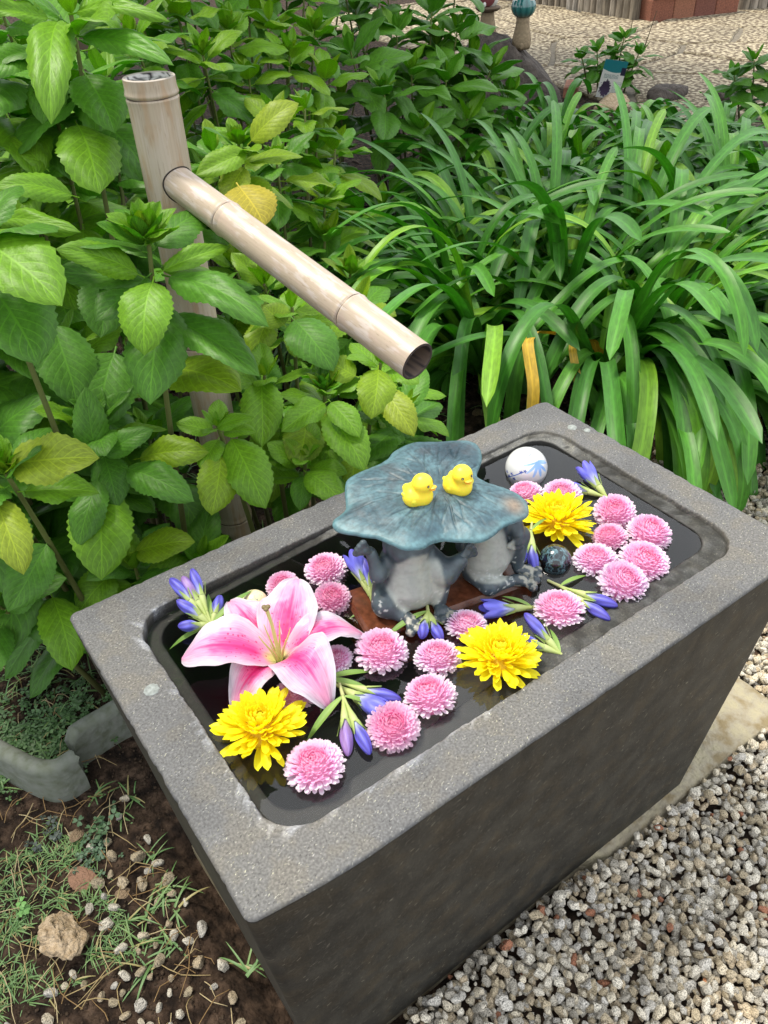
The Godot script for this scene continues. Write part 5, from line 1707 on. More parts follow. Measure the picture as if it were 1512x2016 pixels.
func agapanthus() -> void:
	var kinds := []
	for q in [[0.030, 1.5, 0.5, 0.15, 0.25], [0.033, 1.8, 0.35, -0.2, 0.30], [0.029, 1.2, 0.5, 0.25, 0.35], [0.032, 2.1, 0.3, 0.1, 0.42], [0.031, 1.7, 0.6, -0.1, 0.20], [0.029, 0.8, 0.4, 0.3, 0.40], [0.032, 2.0, 0.4, 0.0, 0.28]]:
		kinds.append(strap_mesh(q[0], q[1], q[2], q[3], q[4]))
	# [middle of the clump, crowns, spread, leaves on each crown, shortest leaf, longest leaf]
	var clumps := [[Vector2(1.95, -0.93), 9, 0.36, 62, 0.80, 1.12], [Vector2(2.85, -0.80), 4, 0.26, 52, 0.74, 1.02], [Vector2(2.70, -1.68), 4, 0.28, 46, 0.66, 0.90], [Vector2(3.50, -1.45), 5, 0.34, 44, 0.62, 0.84], [Vector2(3.35, -2.25), 4, 0.30, 40, 0.56, 0.78], [Vector2(1.62, -1.52), 2, 0.14, 40, 0.55, 0.80]]
	var says := {0: "left crown of the large agapanthus mound, its leaves reaching under the spout's mouth", 1: "front crown of the large agapanthus mound, drooping over the trough's far corner", 2: "agapanthus crown on the right of the large mound, drooping to the gravel", 8: "agapanthus crown in the middle of the large mound, its leaves the most upright"}
	var k := -1
	for cl in clumps:
		for c in cl[1]:
			k += 1
			var ang: float = [PI, PI * 0.62, PI * 0.28, -0.1, -PI * 0.3, -PI * 0.55, -PI * 0.8, PI * 0.45, 0.0][c % 9] if cl[1] == 9 else TAU * c / cl[1] + 0.6
			var rad: float = cl[2] * (0.05 if cl[1] == 9 and c == 8 else 1.0)
			var s := Vector3(cl[0].x + cos(ang) * rad, 0, cl[0].y + sin(ang) * rad)
			var t := thing("agapanthus", says.get(k, "agapanthus crown with arching strap leaves inside the dense bed"), "plant", s, "agapanthus plants in the bed")
			var count: int = cl[3]
			for i in count:
				var ring := float(i) / count
				var az := i * 2.39996 + rnd(-0.25, 0.25)
				if rad > 0.1 and rng.randf() < 0.72: az = ang + rng.randfn() * 0.62
				var el := lerpf(1.46, 0.42, pow(ring, 0.75)) + rnd(-0.10, 0.10)
				var o := Vector3(cos(az), 0, sin(az))
				var z := o * cos(el) + Vector3.UP * sin(el)
				var y := -o * sin(el) + Vector3.UP * cos(el)
				var bs := Basis(y.cross(z), y, z) * Basis(Vector3.BACK, rnd(-0.22, 0.22))
				var len := rnd(cl[4], cl[5]) * (0.84 + 0.16 * sin(ring * PI))
				var wide := rnd(0.80, 1.08) / len * 0.68
				var m: StandardMaterial3D = mat.strap[rng.randi() % 6] if rng.randf() < 0.72 else mat.strap[[0, 3][rng.randi() % 2]]
				part("leaf", kinds[rng.randi() % kinds.size()], m, t, Transform3D(bs.scaled_local(Vector3(len * wide, len, len)), o * rnd(0.01, 0.06) + Vector3(0, 0.02, 0)))
			# withered leaves hang limp on the side towards the trough
			for w in [[1, Vector3(1.50, 0.30, -0.62), Vector3(1.36, 0.24, -0.47), Vector3(1.325, 0.02, -0.43), 0.017], [1, Vector3(1.62, 0.25, -0.58), Vector3(1.49, 0.20, -0.42), Vector3(1.48, 0.02, -0.39), 0.012], [2, Vector3(1.93, 0.18, -0.42), Vector3(1.83, 0.14, -0.27), Vector3(1.815, 0.01, -0.20), 0.014], [2, Vector3(2.0, 0.14, -0.40), Vector3(1.89, 0.10, -0.24), Vector3(1.90, 0.005, -0.13), 0.012]]:
				if w[0] != k: continue
				var cv := Curve3D.new()
				cv.add_point(s + Vector3(0, 0.03, 0), Vector3.ZERO, Vector3(0, 0.2, 0))
				cv.add_point(w[1], (s - w[2]) * 0.25, (w[2] - s) * 0.25)
				cv.add_point(w[2], (w[1] - w[3]) * 0.30, (w[3] - w[1]) * 0.25)
				cv.add_point(w[3], (w[2] - w[3]) * 0.3, Vector3.ZERO)
				var rb := Build.new()
				var full := cv.get_baked_length()
				var acr := Vector3(0.82, 0, 0.52)
				rb.grid(4, 30, func(u: float, v: float):
					var q := cv.sample_baked(full * v)
					var sd := u * 2.0 - 1.0
					var wd: float = w[4] * (1.0 if v < 0.86 else sqrt(maxf(0.0, 1.0 - pow((v - 0.86) / 0.14, 2.0)))) * (0.7 + 0.3 * smoothstep(0.0, 0.3, v))
					var tw := acr.rotated(Vector3.UP, sin(v * 5.0) * 0.35)
					return [q - s + tw * sd * wd + Vector3(0.0, 0.0, 0.004 * absf(sd)), Vector2(u, v * 3.0), Color.WHITE])
				part("withered_leaf", rb.mesh(), mat.strap_dead, t)
			if k == 7:
				for i in 2:
					var az := rnd(1.3, 2.5)
					var o := Vector3(cos(az), 0, sin(az))
					var el := rnd(0.45, 0.75)
					var z := o * cos(el) + Vector3.UP * sin(el)
					var y := -o * sin(el) + Vector3.UP * cos(el)
					part("withered_leaf", kinds[3], mat.strap_dead, t, Transform3D(Basis(y.cross(z), y, z).scaled_local(Vector3(0.62, 0.66, 0.66)), o * 0.03))

# ---------------------------------------------------------------- edging, boulder, ornaments
func rock(r: Vector3, sd: float, cuts: int, bump: float, nu := 14, nw := 10, flat := false) -> ArrayMesh:
	var lr := RandomNumberGenerator.new()
	lr.seed = int(sd * 1000.0)
	var planes := []
	for i in cuts:
		planes.append([Vector3(lr.randf_range(-1, 1), lr.randf_range(-1, 1), lr.randf_range(-1, 1)).normalized(), lr.randf_range(0.58, 0.86) if cuts < 13 else lr.randf_range(0.46, 0.84)])
	var b := Build.new()
	b.grid(nu, nw, func(u: float, w: float):
		var p := Vector3(sin(w * PI) * cos(u * TAU), cos(w * PI), sin(w * PI) * sin(u * TAU))
		var q := p
		for pl in planes:
			var d: float = q.dot(pl[0])
			if d > pl[1]: q -= pl[0] * (d - pl[1])
		q *= 1.0 + n3(p * 1.3 + Vector3(sd, sd, 0)) * bump + n3(p * 3.6 + Vector3(sd, 0, sd)) * bump * 0.4
		return [q * r, Vector2(u, w), Color.WHITE], true)
	return b.mesh(flat)

func garden_edges() -> void:
	# boulder with its two ornaments
	single("boulder", rock(Vector3(0.30, 0.47, 0.44), 3.3, 2, 0.08, 40, 28), mat.boulder, "large brown boulder between the hydrangea and the path, two ornaments on it", "boulder", Vector3(4.17, -0.03, -3.72)).rotation.y = 0.5
	for k in 2:
		var foot: Vector3 = [Vector3(4.24, 0.375, -3.60), Vector3(4.20, 0.40, -3.90)][k]
		var t := thing("garden_ornament", ["clay ornament with a glazed teal ribbed head and two ears on the boulder", "clay ornament with a wide open pale and maroon mouth on the boulder, left one"][k], "ornament", foot, "clay ornaments on the boulder")
		t.scale = Vector3.ONE * 0.76
		var body := Build.new()
		body.lathe([Vector2(0.0, -0.02), Vector2(0.072, -0.02), Vector2(0.080, 0.012), Vector2(0.082, 0.05), Vector2(0.072, 0.10), Vector2(0.060, 0.15), Vector2(0.056, 0.19), Vector2(0.057, 0.215), Vector2(0.0, 0.22)], 32, Color.WHITE)
		part("body", body.mesh(), mat.clay, t)
		# little arched door at the foot, facing the camera
		var fr := Vector3(-0.70, 0, 0.71)
		var door := Build.new()
		door.ball(Vector3(0, 0.012, 0), Vector3(0.020, 0.026, 0.012), 16, 10, Color.WHITE)
		var dx := Transform3D(Basis.looking_at(-fr, Vector3.UP), fr * 0.078 + Vector3(0, 0.0, 0))
		part("foot_knob", door.mesh(), mat.clay, t, dx)
		if k == 0:
			var head := Build.new()
			head.grid(80, 24, func(u: float, w: float):
				var a: float = u * TAU
				var p := w * PI
				var rib := 1.0 - 0.07 * pow(absf(cos(a * 6.0)), 6.0)
				var r := 0.105 * sin(p) * rib
				var col := Color(0.018, 0.105, 0.105).lerp(Color(0.05, 0.20, 0.19), pow(absf(sin(a * 6.0)), 2.0) * 0.7)
				col = col.lerp(Color(0.10, 0.10, 0.06), smoothstep(0.55, 1.0, w) * 0.8)
				return [Vector3(cos(a) * r, 0.295 + 0.090 * cos(p) - 0.012 * exp(-pow(sin(p) / 0.3, 2.0)) * cos(p), sin(a) * r), Vector2(u, w), col], true)
			part("head", head.mesh(), mat.teal_glaze, t)
			for s in [-1, 1]:
				var ear := Build.new()
				ear.grid(20, 12, func(u: float, w: float):
					var a: float = u * TAU
					var r := 0.034 * pow(1.0 - w, 0.6)
					return [Vector3(cos(a) * r, w * 0.085, sin(a) * r * 0.6), Vector2(u, w), Color.WHITE], true)
				var side := Vector3(0.71, 0, 0.70)
				part("ear", ear.mesh(), mat.white_glaze, t, Transform3D(Basis.looking_at(-fr, Vector3.UP), side * 0.048 * s + fr * 0.04 + Vector3(0, 0.345, 0)))
			var stalk := Build.new()
			stalk.tube([Vector3(0, 0.37, 0), Vector3(0, 0.40, 0), Vector3(0.01, 0.43, 0)], [0.02, 0.014, 0.012], 10, Color(0.03, 0.15, 0.12))
			part("stalk", stalk.mesh(), mat.teal_glaze, t)
		else:
			var collar := Build.new()
			collar.lathe([Vector2(0.05, 0.195), Vector2(0.085, 0.205), Vector2(0.112, 0.225), Vector2(0.112, 0.238), Vector2(0.08, 0.245), Vector2(0.0, 0.24)], 32, Color.WHITE)
			part("collar", collar.mesh(), mat.clay_dark, t)
			var jaw := Build.new()
			jaw.grid(40, 14, func(u: float, w: float):
				var a: float = u * TAU
				var p := w * PI
				return [Vector3(cos(a) * 0.092 * sin(p), 0.300 + 0.085 * cos(p), sin(a) * 0.092 * sin(p)), Vector2(u, w), Color.WHITE], true)
			part("head", jaw.mesh(), mat.white_glaze, t)
			var mouth := Build.new()
			mouth.ball(Vector3(0, 0, 0), Vector3(0.068, 0.082, 0.03), 28, 18, Color.WHITE)
			part("mouth", mouth.mesh(), mat.maroon_glaze, t, Transform3D(Basis.looking_at(-fr, Vector3.UP), fr * 0.072 + Vector3(0, 0.325, 0)))
			var tooth := Build.new()
			tooth.ball(Vector3.ZERO, Vector3(0.018, 0.02, 0.012), 14, 10, Color.WHITE)
			part("tooth", tooth.mesh(), mat.white_glaze, t, Transform3D(Basis(), fr * 0.098 + Vector3(-0.02, 0.265, -0.015)))
	# palisade of short round stakes, and blocks of brick between two runs of it
	var runs := [[Vector2(7.72, -8.2), Vector2(7.70, -6.6), 16], [Vector2(7.70, -6.6), Vector2(7.50, -5.36), 12], [Vector2(8.66, -5.02), Vector2(10.4, -4.3), 18]]
	var pal := thing("log_palisade", "low edging of weathered upright log stakes along the far side of the path", "edging", Vector3(7.6, 0, -6.5))
	var pal2 := thing("log_palisade", "short run of log stakes right of the red bricks", "edging", Vector3(9.0, 0, -4.9))
	var cuts := []
	for v in 3:
		var sb := Build.new()
		var r := 0.055
		sb.lathe([Vector2(r, -0.05), Vector2(r * 1.0, 0.2), Vector2(r * 0.97, 0.44), Vector2(r * 0.90, 0.462), Vector2(0.0, 0.468)], 18, Color.WHITE)
		cuts.append(sb.mesh())
	for q in runs:
		var root: Node3D = pal if q[0].x < 8.0 else pal2
		for i in q[2]:
			var p: Vector2 = q[0].lerp(q[1], (i + 0.5) / q[2])
			var x := Transform3D(Basis.from_euler(Vector3(rnd(-0.05, 0.05), rng.randf() * TAU, rnd(-0.05, 0.05))).scaled(Vector3(rnd(0.85, 1.05), rnd(0.93, 1.1), rnd(0.85, 1.05))), Vector3(p.x, 0, p.y) - root.position)
			part("stake", cuts[i % 3], mat.stake[rng.randi() % 4], root, x)
	var br := thing("brick_edging", "stack of red brick blocks between the two runs of log stakes", "edging", Vector3(8.0, 0, -5.05))
	var ba := Vector3(7.53, 0, -5.30)
	var be := Vector3(8.62, 0, -5.02)
	var along := (be - ba).normalized()
	var bm := Build.new()
	bm.box(Vector3(-0.5, 0, -0.5), Vector3(0.5, 1, 0.5), Color.WHITE, Basis(), Vector3.ZERO, 0.03)
	var brick_mesh := bm.mesh(true)
	var at := 0.0
	for i in 4:
		var len: float = [0.26, 0.25, 0.25, 0.28][i]
		var p := ba + along * (at + len / 2.0)
		at += len + 0.006
		part("brick", brick_mesh, mat.brick[i % 3], br, Transform3D(Basis.looking_at(along.cross(Vector3.UP), Vector3.UP) * Basis.from_scale(Vector3(len, 0.20 if i < 3 else 0.30, 0.2)), p - br.position))
		if i < 3:
			part("brick", brick_mesh, mat.brick[(i + 1) % 3], br, Transform3D(Basis.looking_at(along.cross(Vector3.UP), Vector3.UP) * Basis(Vector3.BACK, [0.09, 0.0, 0.03][i]) * Basis.from_scale(Vector3(len * 1.02, 0.18, 0.2)), p + Vector3(0, 0.215, 0) + along.cross(Vector3.UP) * 0.03 - br.position))
	# stones and a brick along the near edge of the path
	var rocks := [[Vector3(4.62, 0.02, -3.12), Vector3(0.17, 0.08, 0.10), mat.tan_rock, "pale flat stone in front of the plant tag"], [Vector3(5.10, 0.02, -3.02), Vector3(0.20, 0.10, 0.11), mat.boulder, "dark rough stone right of the plant tag"], [Vector3(5.30, 0.02, -2.75), Vector3(0.14, 0.08, 0.10), mat.boulder, "second dark stone right of the plant tag, farther right"], [Vector3(4.55, 0.02, -1.95), Vector3(0.18, 0.1, 0.12), mat.boulder, "dark stone at the picture's right edge beside the path"]]
	for i in rocks.size():
		single("edge_stone", rock(rocks[i][1], 1.7 + i, 6, 0.18, 22, 14), rocks[i][2], rocks[i][3], "stone", rocks[i][0], "stones along the path")
	var eb := Build.new()
	eb.box(Vector3(-0.14, 0, -0.05), Vector3(0.14, 0.07, 0.05), Color.WHITE, Basis(Vector3.UP, 0.7), Vector3.ZERO, 0.006)
	single("edge_brick", eb.mesh(true), mat.brick[1], "single brown brick at the path's edge beside the boulder", "brick", Vector3(4.78, 0, -3.62))
	# two young shrubs planted by the path, with a nursery tag
	var young := thing("young_hydrangea", "small dark green hydrangea seedlings by the path behind the plant tag", "plant", Vector3(4.90, 0, -3.42))
	for q in [Vector3(4.72, 0.26, -3.50), Vector3(4.78, 0.30, -3.42), Vector3(4.93, 0.27, -3.38), Vector3(4.97, 0.36, -3.36), Vector3(5.04, 0.27, -3.27), Vector3(5.0, 0.2, -3.3)]:
		shoot(young, q, Vector3(q.x, 0, q.z).lerp(Vector3(4.9, 0, -3.4), 0.4), 0.15, 5, [5, 0, 5])
	for q in [[Vector3(4.99, 0.40, -3.33), Vector3(5.0, 0.47, -3.33)], [Vector3(5.06, 0.3, -3.25), Vector3(5.1, 0.52, -3.22)]]:
		var tw := Build.new()
		tw.tube([q[0] - young.position, q[1] - young.position], [0.004, 0.002], 6, Color(0.8, 0.6, 0.5))
		part("twig", tw.mesh(), mat.wood_stem, young)
	var young2 := thing("young_hydrangea", "small hydrangea seedling by the path at the right edge of the picture", "plant", Vector3(5.0, 0, -2.25))
	for q in [Vector3(4.88, 0.36, -2.28), Vector3(4.98, 0.45, -2.22), Vector3(5.08, 0.42, -2.12), Vector3(4.80, 0.28, -2.34), Vector3(4.95, 0.25, -2.2), Vector3(5.2, 0.38, -2.0)]:
		shoot(young2, q, Vector3(q.x, 0, q.z).lerp(Vector3(5.0, 0, -2.2), 0.4), 0.17, 5, [5, 0, 6])
	var tg := Build.new()
	tg.grid(1, 1, func(u: float, w: float): return [Vector3((u - 0.5) * 0.15, 0.26 * (1.0 - w), 0.0008), Vector2(u, w), Color.WHITE])
	tg.grid(1, 1, func(u: float, w: float): return [Vector3((0.5 - u) * 0.15, 0.26 * (1.0 - w), -0.0008), Vector2(1.0 - u, w), Color.WHITE])
	var to := single("plant_tag", tg.mesh(), mat.tag_print, "white plant tag with teal top and purple flower print", "plant tag", Vector3(4.70, 0.045, -3.22))
	to.basis = Basis.looking_at(Vector3(0.72, 0.35, -0.70), Vector3.UP) * Basis(Vector3.BACK, -0.14)

# ---------------------------------------------------------------- small things on the ground
func small_ground_things() -> void:
	# broken curved edging of old concrete
	for k in 2:
		var line: Array = [[Vector2(-0.36, -0.40), Vector2(-0.30, -0.385), Vector2(-0.235, -0.365), Vector2(-0.185, -0.330), Vector2(-0.155, -0.275), Vector2(-0.125, -0.222), Vector2(-0.095, -0.198), Vector2(-0.058, -0.200)], [Vector2(-0.058, -0.250), Vector2(-0.020, -0.258), Vector2(0.03, -0.262), Vector2(0.10, -0.262), Vector2(0.2, -0.25)]][k]
		var cv := Curve2D.new()
		for i in line.size():
			var tn: Vector2 = (line[mini(i + 1, line.size() - 1)] - line[maxi(i - 1, 0)]) / 6.0
			cv.add_point(line[i], -tn, tn)
		var pts := cv.tessellate_even_length(5, 0.006)
		var b := Build.new()
		var m := pts.size() - 1
		var h := 0.095
		# across: foot outside, shoulder, rounded top, foot inside
		var sec := [[-0.020, -0.05], [-0.019, 0.03], [-0.0175, h - 0.018], [-0.0145, h - 0.008], [-0.009, h - 0.002], [0.0, h], [0.009, h - 0.002], [0.0145, h - 0.008], [0.017, h - 0.018], [0.018, 0.03], [0.019, -0.05]]
		b.grid(m, sec.size() - 1, func(u: float, w: float):
			var i := int(round(u * m))
			var q: Array = sec[int(round(w * (sec.size() - 1)))]
			var tn := (pts[mini(i + 1, m)] - pts[maxi(i - 1, 0)]).normalized()
			var nn := Vector2(-tn.y, tn.x)
			var p: Vector2 = pts[i] + nn * q[0]
			# broken ends
			var brk := 0.0
			if (k == 0 and i == m) or (k == 1 and i == 0):
				brk = n3(Vector3(q[0] * 60.0, q[1] * 30.0, 2.0)) * 0.016
			var y: float = q[1] + n2(p.x * 8.0, p.y * 8.0) * 0.003
			if k == 1 and i < 4 and q[1] > 0.05: y -= (4 - i) * 0.006
			return [Vector3(p.x + tn.x * brk, y, p.y + tn.y * brk), Vector2(u, w), Color.WHITE])
		# end faces
		for e in [0, m]:
			var ids := []
			for w in sec.size(): ids.append(b.vert(b.v[w * (m + 1) + e]))
			for w in range(1, sec.size() - 1):
				if e == 0: b.tri(ids[0], ids[w], ids[w + 1])
				else: b.tri(ids[0], ids[w + 1], ids[w])
		single("garden_edging", b.mesh(), mat.old_concrete, ["wavy grey concrete edging at the left, ending in a broken edge", "straight broken piece of grey concrete edging running under the trough's left side"][k], "edging", Vector3.ZERO, "broken concrete edging")
	single("rock", rock(Vector3(0.036, 0.034, 0.042), 8.4, 9, 0.30, 40, 28), mat.tan_rock, "fist-sized tan rock lying in the grass at the lower left", "rock", Vector3(-0.192, 0.022, 0.080))
	# gravel of the yard: crushed granite, several shapes in several tones
	var shapes := []
	for k in 6:
		shapes.append(rock(Vector3(1.0, 0.74, 0.84), 20.0 + k, 14, 0.16, 11, 7, k % 2 == 0))
	var xs := [[], [], [], [], [], []]
	var cs := [[], [], [], [], [], []]
	var tones := [Color(0.76, 0.67, 0.51), Color(0.80, 0.73, 0.60), Color(0.58, 0.47, 0.32), Color(0.66, 0.62, 0.55), Color(0.52, 0.43, 0.29), Color(0.78, 0.72, 0.60), Color(0.44, 0.40, 0.33)]
	var step := 0.0150
	for layer in 3:
		var x := -0.5
		while x < 2.6:
			var z := -0.42
			while z < 1.15:
				z += step
				var px := x + rnd(-0.009, 0.009)
				var pz := z + rnd(-0.009, 0.009)
				if px > 0.0 and px < 0.93 and pz > -0.03 and pz < (0.488 if px < 0.60 else 0.506): continue
				if px > 0.93 and px < 1.145 and pz < 0.50 and pz > 0.02: continue
				if pz > 0.48 and pz < 0.505 and px > 0.62 and px < 1.15: continue
				var right := smoothstep(0.02, 0.16, px) * smoothstep(0.40, 0.5, pz)
				var far := smoothstep(1.05, 1.30, px + pz * 0.4 + n2(px * 3.0, pz * 3.0) * 0.2) * smoothstep(-0.42, -0.10, pz + 0.15 * (px - 1.7))
				var dens := maxf(right, far)
				if dens < 0.02 or (layer > 0 and dens < 0.55) : continue
				if px > 1.3 and pz < -0.25 and layer > 0: continue
				if rng.randf() > dens * [0.98, 0.88, 0.95][layer]: continue
				var s := rnd(0.0078, 0.0138) * (1.0 if rng.randf() < 0.90 else 1.25)
				if layer == 2: s *= 0.58
				var y: float = ground_height(px, pz) + (0.012 if px > 0.5 and pz > 0.5 and pz < 0.545 else 0.0) + s * 0.30 + [0.0, rnd(0.009, 0.017), rnd(0.003, 0.011)][layer]
				var k := rng.randi() % 6
				var b := Basis.from_euler(Vector3(rng.randf() * TAU, rng.randf() * TAU, rng.randf() * TAU)).scaled(Vector3.ONE * s)
				xs[k].append(Transform3D(b, Vector3(px, y, pz)))
				var c: Color = tones[rng.randi() % tones.size()] * rnd(0.85, 1.15)
				if rng.randf() < 0.012: c = Color(0.42, 0.18, 0.10)
				cs[k].append(c)
			x += step
	var gravel := Node3D.new()
	gravel.name = "gravel"
	add_child(gravel)
	tag(gravel, "crushed pale granite gravel covering the yard right of the trough", "gravel", "", "stuff")
	for k in 6:
		scatter("gravel_stones", shapes[k], mat.gravel, xs[k], cs[k], gravel)
	var pebble_m := []
	for c in tones:
		var m: StandardMaterial3D = mat.gravel.duplicate()
		m.vertex_color_use_as_albedo = false
		m.albedo_color = ((c as Color) * 0.80).linear_to_srgb()
		pebble_m.append(m)
	# single pebbles on the bare soil left of the trough, thicker towards the camera
	var n := 0
	var guard := 0
	var placed := []
	while n < 215 and guard < 20000:
		guard += 1
		var p := Vector2(rnd(-0.42, 0.22), rnd(-0.25, 0.60))
		var edge_x := lerpf(0.0, 0.05, clampf(p.y, 0.0, 1.0))
		if p.y < 0.545 and p.x > edge_x - 0.01: continue
		var want := smoothstep(-0.22, 0.30, p.y + 0.9 * p.x + 0.16) * 0.95 + 0.05
		if rng.randf() > pow(want, 2.6): continue
		if p.distance_to(Vector2(-0.192, 0.08)) < 0.055: continue
		var s := rnd(0.0072, 0.0165)
		var clash := false
		for q in placed:
			if p.distance_to(Vector2(q.x, q.y)) < (q.z + s) * 0.85: clash = true
		if clash: continue
		placed.append(Vector3(p.x, p.y, s))
		var o := single("pebble", shapes[(rng.randi() % 3) * 2], pebble_m[rng.randi() % 6], "pale angular pebble lying loose on the brown soil left of the trough", "pebble", Vector3(p.x, ground_height(p.x, p.y) + s * 0.42, p.y), "pebbles on the bare soil")
		o.basis = Basis.from_euler(Vector3(rnd(-0.6, 0.6), rng.randf() * TAU, rnd(-0.6, 0.6))).scaled(Vector3.ONE * s)
		n += 1
	single("tile_chip", rock(Vector3(0.016, 0.004, 0.013), 5.5, 10, 0.1), mat.chip, "flat orange chip of tile lying on the gravel at the lower right", "tile chip", Vector3(0.600, -0.012, 0.742)).rotation = Vector3(0.25, 0.4, 0.1)
	# soil crumbs
	var crumbs := []
	for i in 5200:
		var p := Vector2(rnd(-0.5, 0.3), rnd(-0.7, 0.5)) if i < 4300 else Vector2(rnd(0.9, 1.5), rnd(-0.45, 0.15))
		if p.x > -0.01 and p.x < 0.9 and p.y > 0.0 and p.y < 0.53: continue
		crumbs.append(Transform3D(Basis.from_euler(Vector3(rnd(0, 6), rnd(0, 6), rnd(0, 6))).scaled(Vector3.ONE * rnd(0.0015, 0.005)), Vector3(p.x, ground_height(p.x, p.y) + 0.001, p.y)))
	scatter("soil_crumbs", shapes[0], mat.clod, crumbs, [], self)
	ground_plants()

func ground_plants() -> void:
	# grass tufts, low weeds and dry stalks on the left; leaf litter under the shrubs
	var bl := []
	for q in [[0.0013, 0.7], [0.0017, 1.3], [0.0012, 1.9]]:
		var b := Build.new()
		b.grid(2, 7, func(u: float, w: float):
			var s: float = u * 2.0 - 1.0
			var wd: float = q[0] / 0.05 * pow(maxf(0.0, 1.0 - pow(w, 2.2)), 0.7)
			var th: float = q[1] * w
			return [Vector3(s * wd, -(1.0 - cos(th)) / q[1] + 0.3 * wd * absf(s), sin(th) / q[1]), Vector2(u, w), Color.WHITE])
		bl.append(b.mesh())
	var gx := [[], [], []]
	var gc := [[], [], []]
	var tuft := func(p: Vector2, count: int, len: float, flat: float) -> void:
		for i in count:
			var az := rng.randf() * TAU
			var el := rnd(0.05, 0.9) * flat
			var o := Vector3(cos(az), 0, sin(az))
			var z := o * cos(el) + Vector3.UP * sin(el)
			var y := -o * sin(el) + Vector3.UP * cos(el)
			var l := len * rnd(0.55, 1.15)
			var k := rng.randi() % 3
			gx[k].append(Transform3D(Basis(y.cross(z), y, z).scaled_local(Vector3.ONE * l), Vector3(p.x + rnd(-0.009, 0.009), ground_height(p.x, p.y) + 0.001, p.y + rnd(-0.009, 0.009))))
			var c := Color(0.10, 0.215, 0.07).lerp(Color(0.17, 0.28, 0.085), rng.randf())
			if rng.randf() < 0.10: c = Color(0.36, 0.31, 0.13)
			gc[k].append(c)
	for i in 190:
		var p := Vector2(rnd(-0.42, -0.10), rnd(-0.14, 0.16))
		if p.distance_to(Vector2(-0.192, 0.08)) < 0.05: continue
		(tuft as Callable).call(p, 13, 0.034, 0.9)
	for q in [Vector2(-0.030, 0.085), Vector2(-0.022, 0.135), Vector2(-0.012, 0.10), Vector2(-0.095, 0.11), Vector2(-0.085, 0.16), Vector2(-0.105, 0.15), Vector2(-0.06, 0.115), Vector2(-0.055, 0.185), Vector2(-0.10, 0.20), Vector2(0.03, 0.30), Vector2(-0.02, 0.02), Vector2(-0.03, -0.09), Vector2(0.0, -0.12), Vector2(-0.05, -0.15)]:
		(tuft as Callable).call(q, 9, 0.062, 0.7)
	for i in 60:
		(tuft as Callable).call(Vector2(rnd(-0.3, 0.05), rnd(-0.62, -0.26)), 7, 0.06, 1.3)
	for i in 160:
		(tuft as Callable).call(Vector2(rnd(0.5, 1.6), rnd(-1.9, -0.6)), 7, 0.07, 1.2)
	var grass := Node3D.new()
	grass.name = "grass"
	add_child(grass)
	tag(grass, "short green grass tufts on the soil left of the trough and under the shrubs", "grass", "", "stuff")
	for k in 3: scatter("grass_blades", bl[k], mat.grass, gx[k], gc[k], grass)
	# clover-like weeds: three round leaflets on a thread
	var cl := Build.new()
	for k in 3:
		var a := TAU * k / 3.0
		var d := Vector3(cos(a), 0, sin(a))
		var sd := Vector3(-sin(a), 0, cos(a))
		cl.grid(4, 5, func(u: float, w: float):
			var s: float = u * 2.0 - 1.0
			var wd := 0.52 * sqrt(maxf(0.0, w)) * (1.0 if w < 0.7 else sqrt(maxf(0.0, 1.0 - pow((w - 0.7) / 0.34, 2.0))))
			return [d * (0.06 + w * 0.92 - 0.16 * (1.0 - absf(s)) * smoothstep(0.7, 1.0, w)) + sd * s * wd + Vector3(0, 0.20 * absf(s) * wd - 0.10 * w * w, 0), Vector2(u, w), Color.WHITE])
	cl.tube([Vector3(0, 0, 0), Vector3(0.1, -1.2, 0.0), Vector3(0.3, -2.6, 0.1)], [0.035, 0.03, 0.03], 5, Color.WHITE, false)
	var cm := cl.mesh()
	var cx := []
	var cc := []
	var clump := func(c: Vector2, count: int, spread: float, size: float, tone: Color) -> void:
		for i in count:
			var p := c + Vector2(rng.randfn() * spread, rng.randfn() * spread)
			if p.x > -0.012 and p.y > -0.012: continue
			var s := size * rnd(0.7, 1.25)
			cx.append(Transform3D(Basis.from_euler(Vector3(rnd(-0.4, 0.4), rng.randf() * TAU, rnd(-0.4, 0.4))).scaled(Vector3.ONE * s), Vector3(p.x, ground_height(p.x, p.y) + s * rnd(1.0, 2.4), p.y)))
			cc.append(tone * rnd(0.75, 1.25))
	(clump as Callable).call(Vector2(-0.13, -0.36), 420, 0.060, 0.0085, Color(0.085, 0.175, 0.06))
	(clump as Callable).call(Vector2(-0.26, -0.45), 260, 0.05, 0.009, Color(0.085, 0.175, 0.06))
	(clump as Callable).call(Vector2(-0.02, -0.36), 120, 0.05, 0.008, Color(0.085, 0.175, 0.06))
	(clump as Callable).call(Vector2(-0.075, -0.085), 12, 0.016, 0.0105, Color(0.085, 0.16, 0.075))
	(clump as Callable).call(Vector2(-0.10, -0.04), 46, 0.018, 0.0065, Color(0.065, 0.125, 0.065))
	(clump as Callable).call(Vector2(-0.15, -0.13), 16, 0.016, 0.0075, Color(0.055, 0.075, 0.062))
	(clump as Callable).call(Vector2(0.0, 0.12), 14, 0.014, 0.004, Color(0.12, 0.22, 0.09))
	(clump as Callable).call(Vector2(-0.23, -0.01), 4, 0.004, 0.013, Color(0.13, 0.29, 0.07))
	for i in 22:
		(clump as Callable).call(Vector2(rnd(1.0, 1.9), rnd(-0.5, 0.0)), 14, 0.03, 0.008, Color(0.10, 0.19, 0.07))
	for i in 14:
		(clump as Callable).call(Vector2(rnd(0.0, 0.4), rnd(-0.7, -0.25)), 20, 0.04, 0.010, Color(0.08, 0.16, 0.055))
	var weeds := Node3D.new()
	weeds.name = "weeds"
	add_child(weeds)
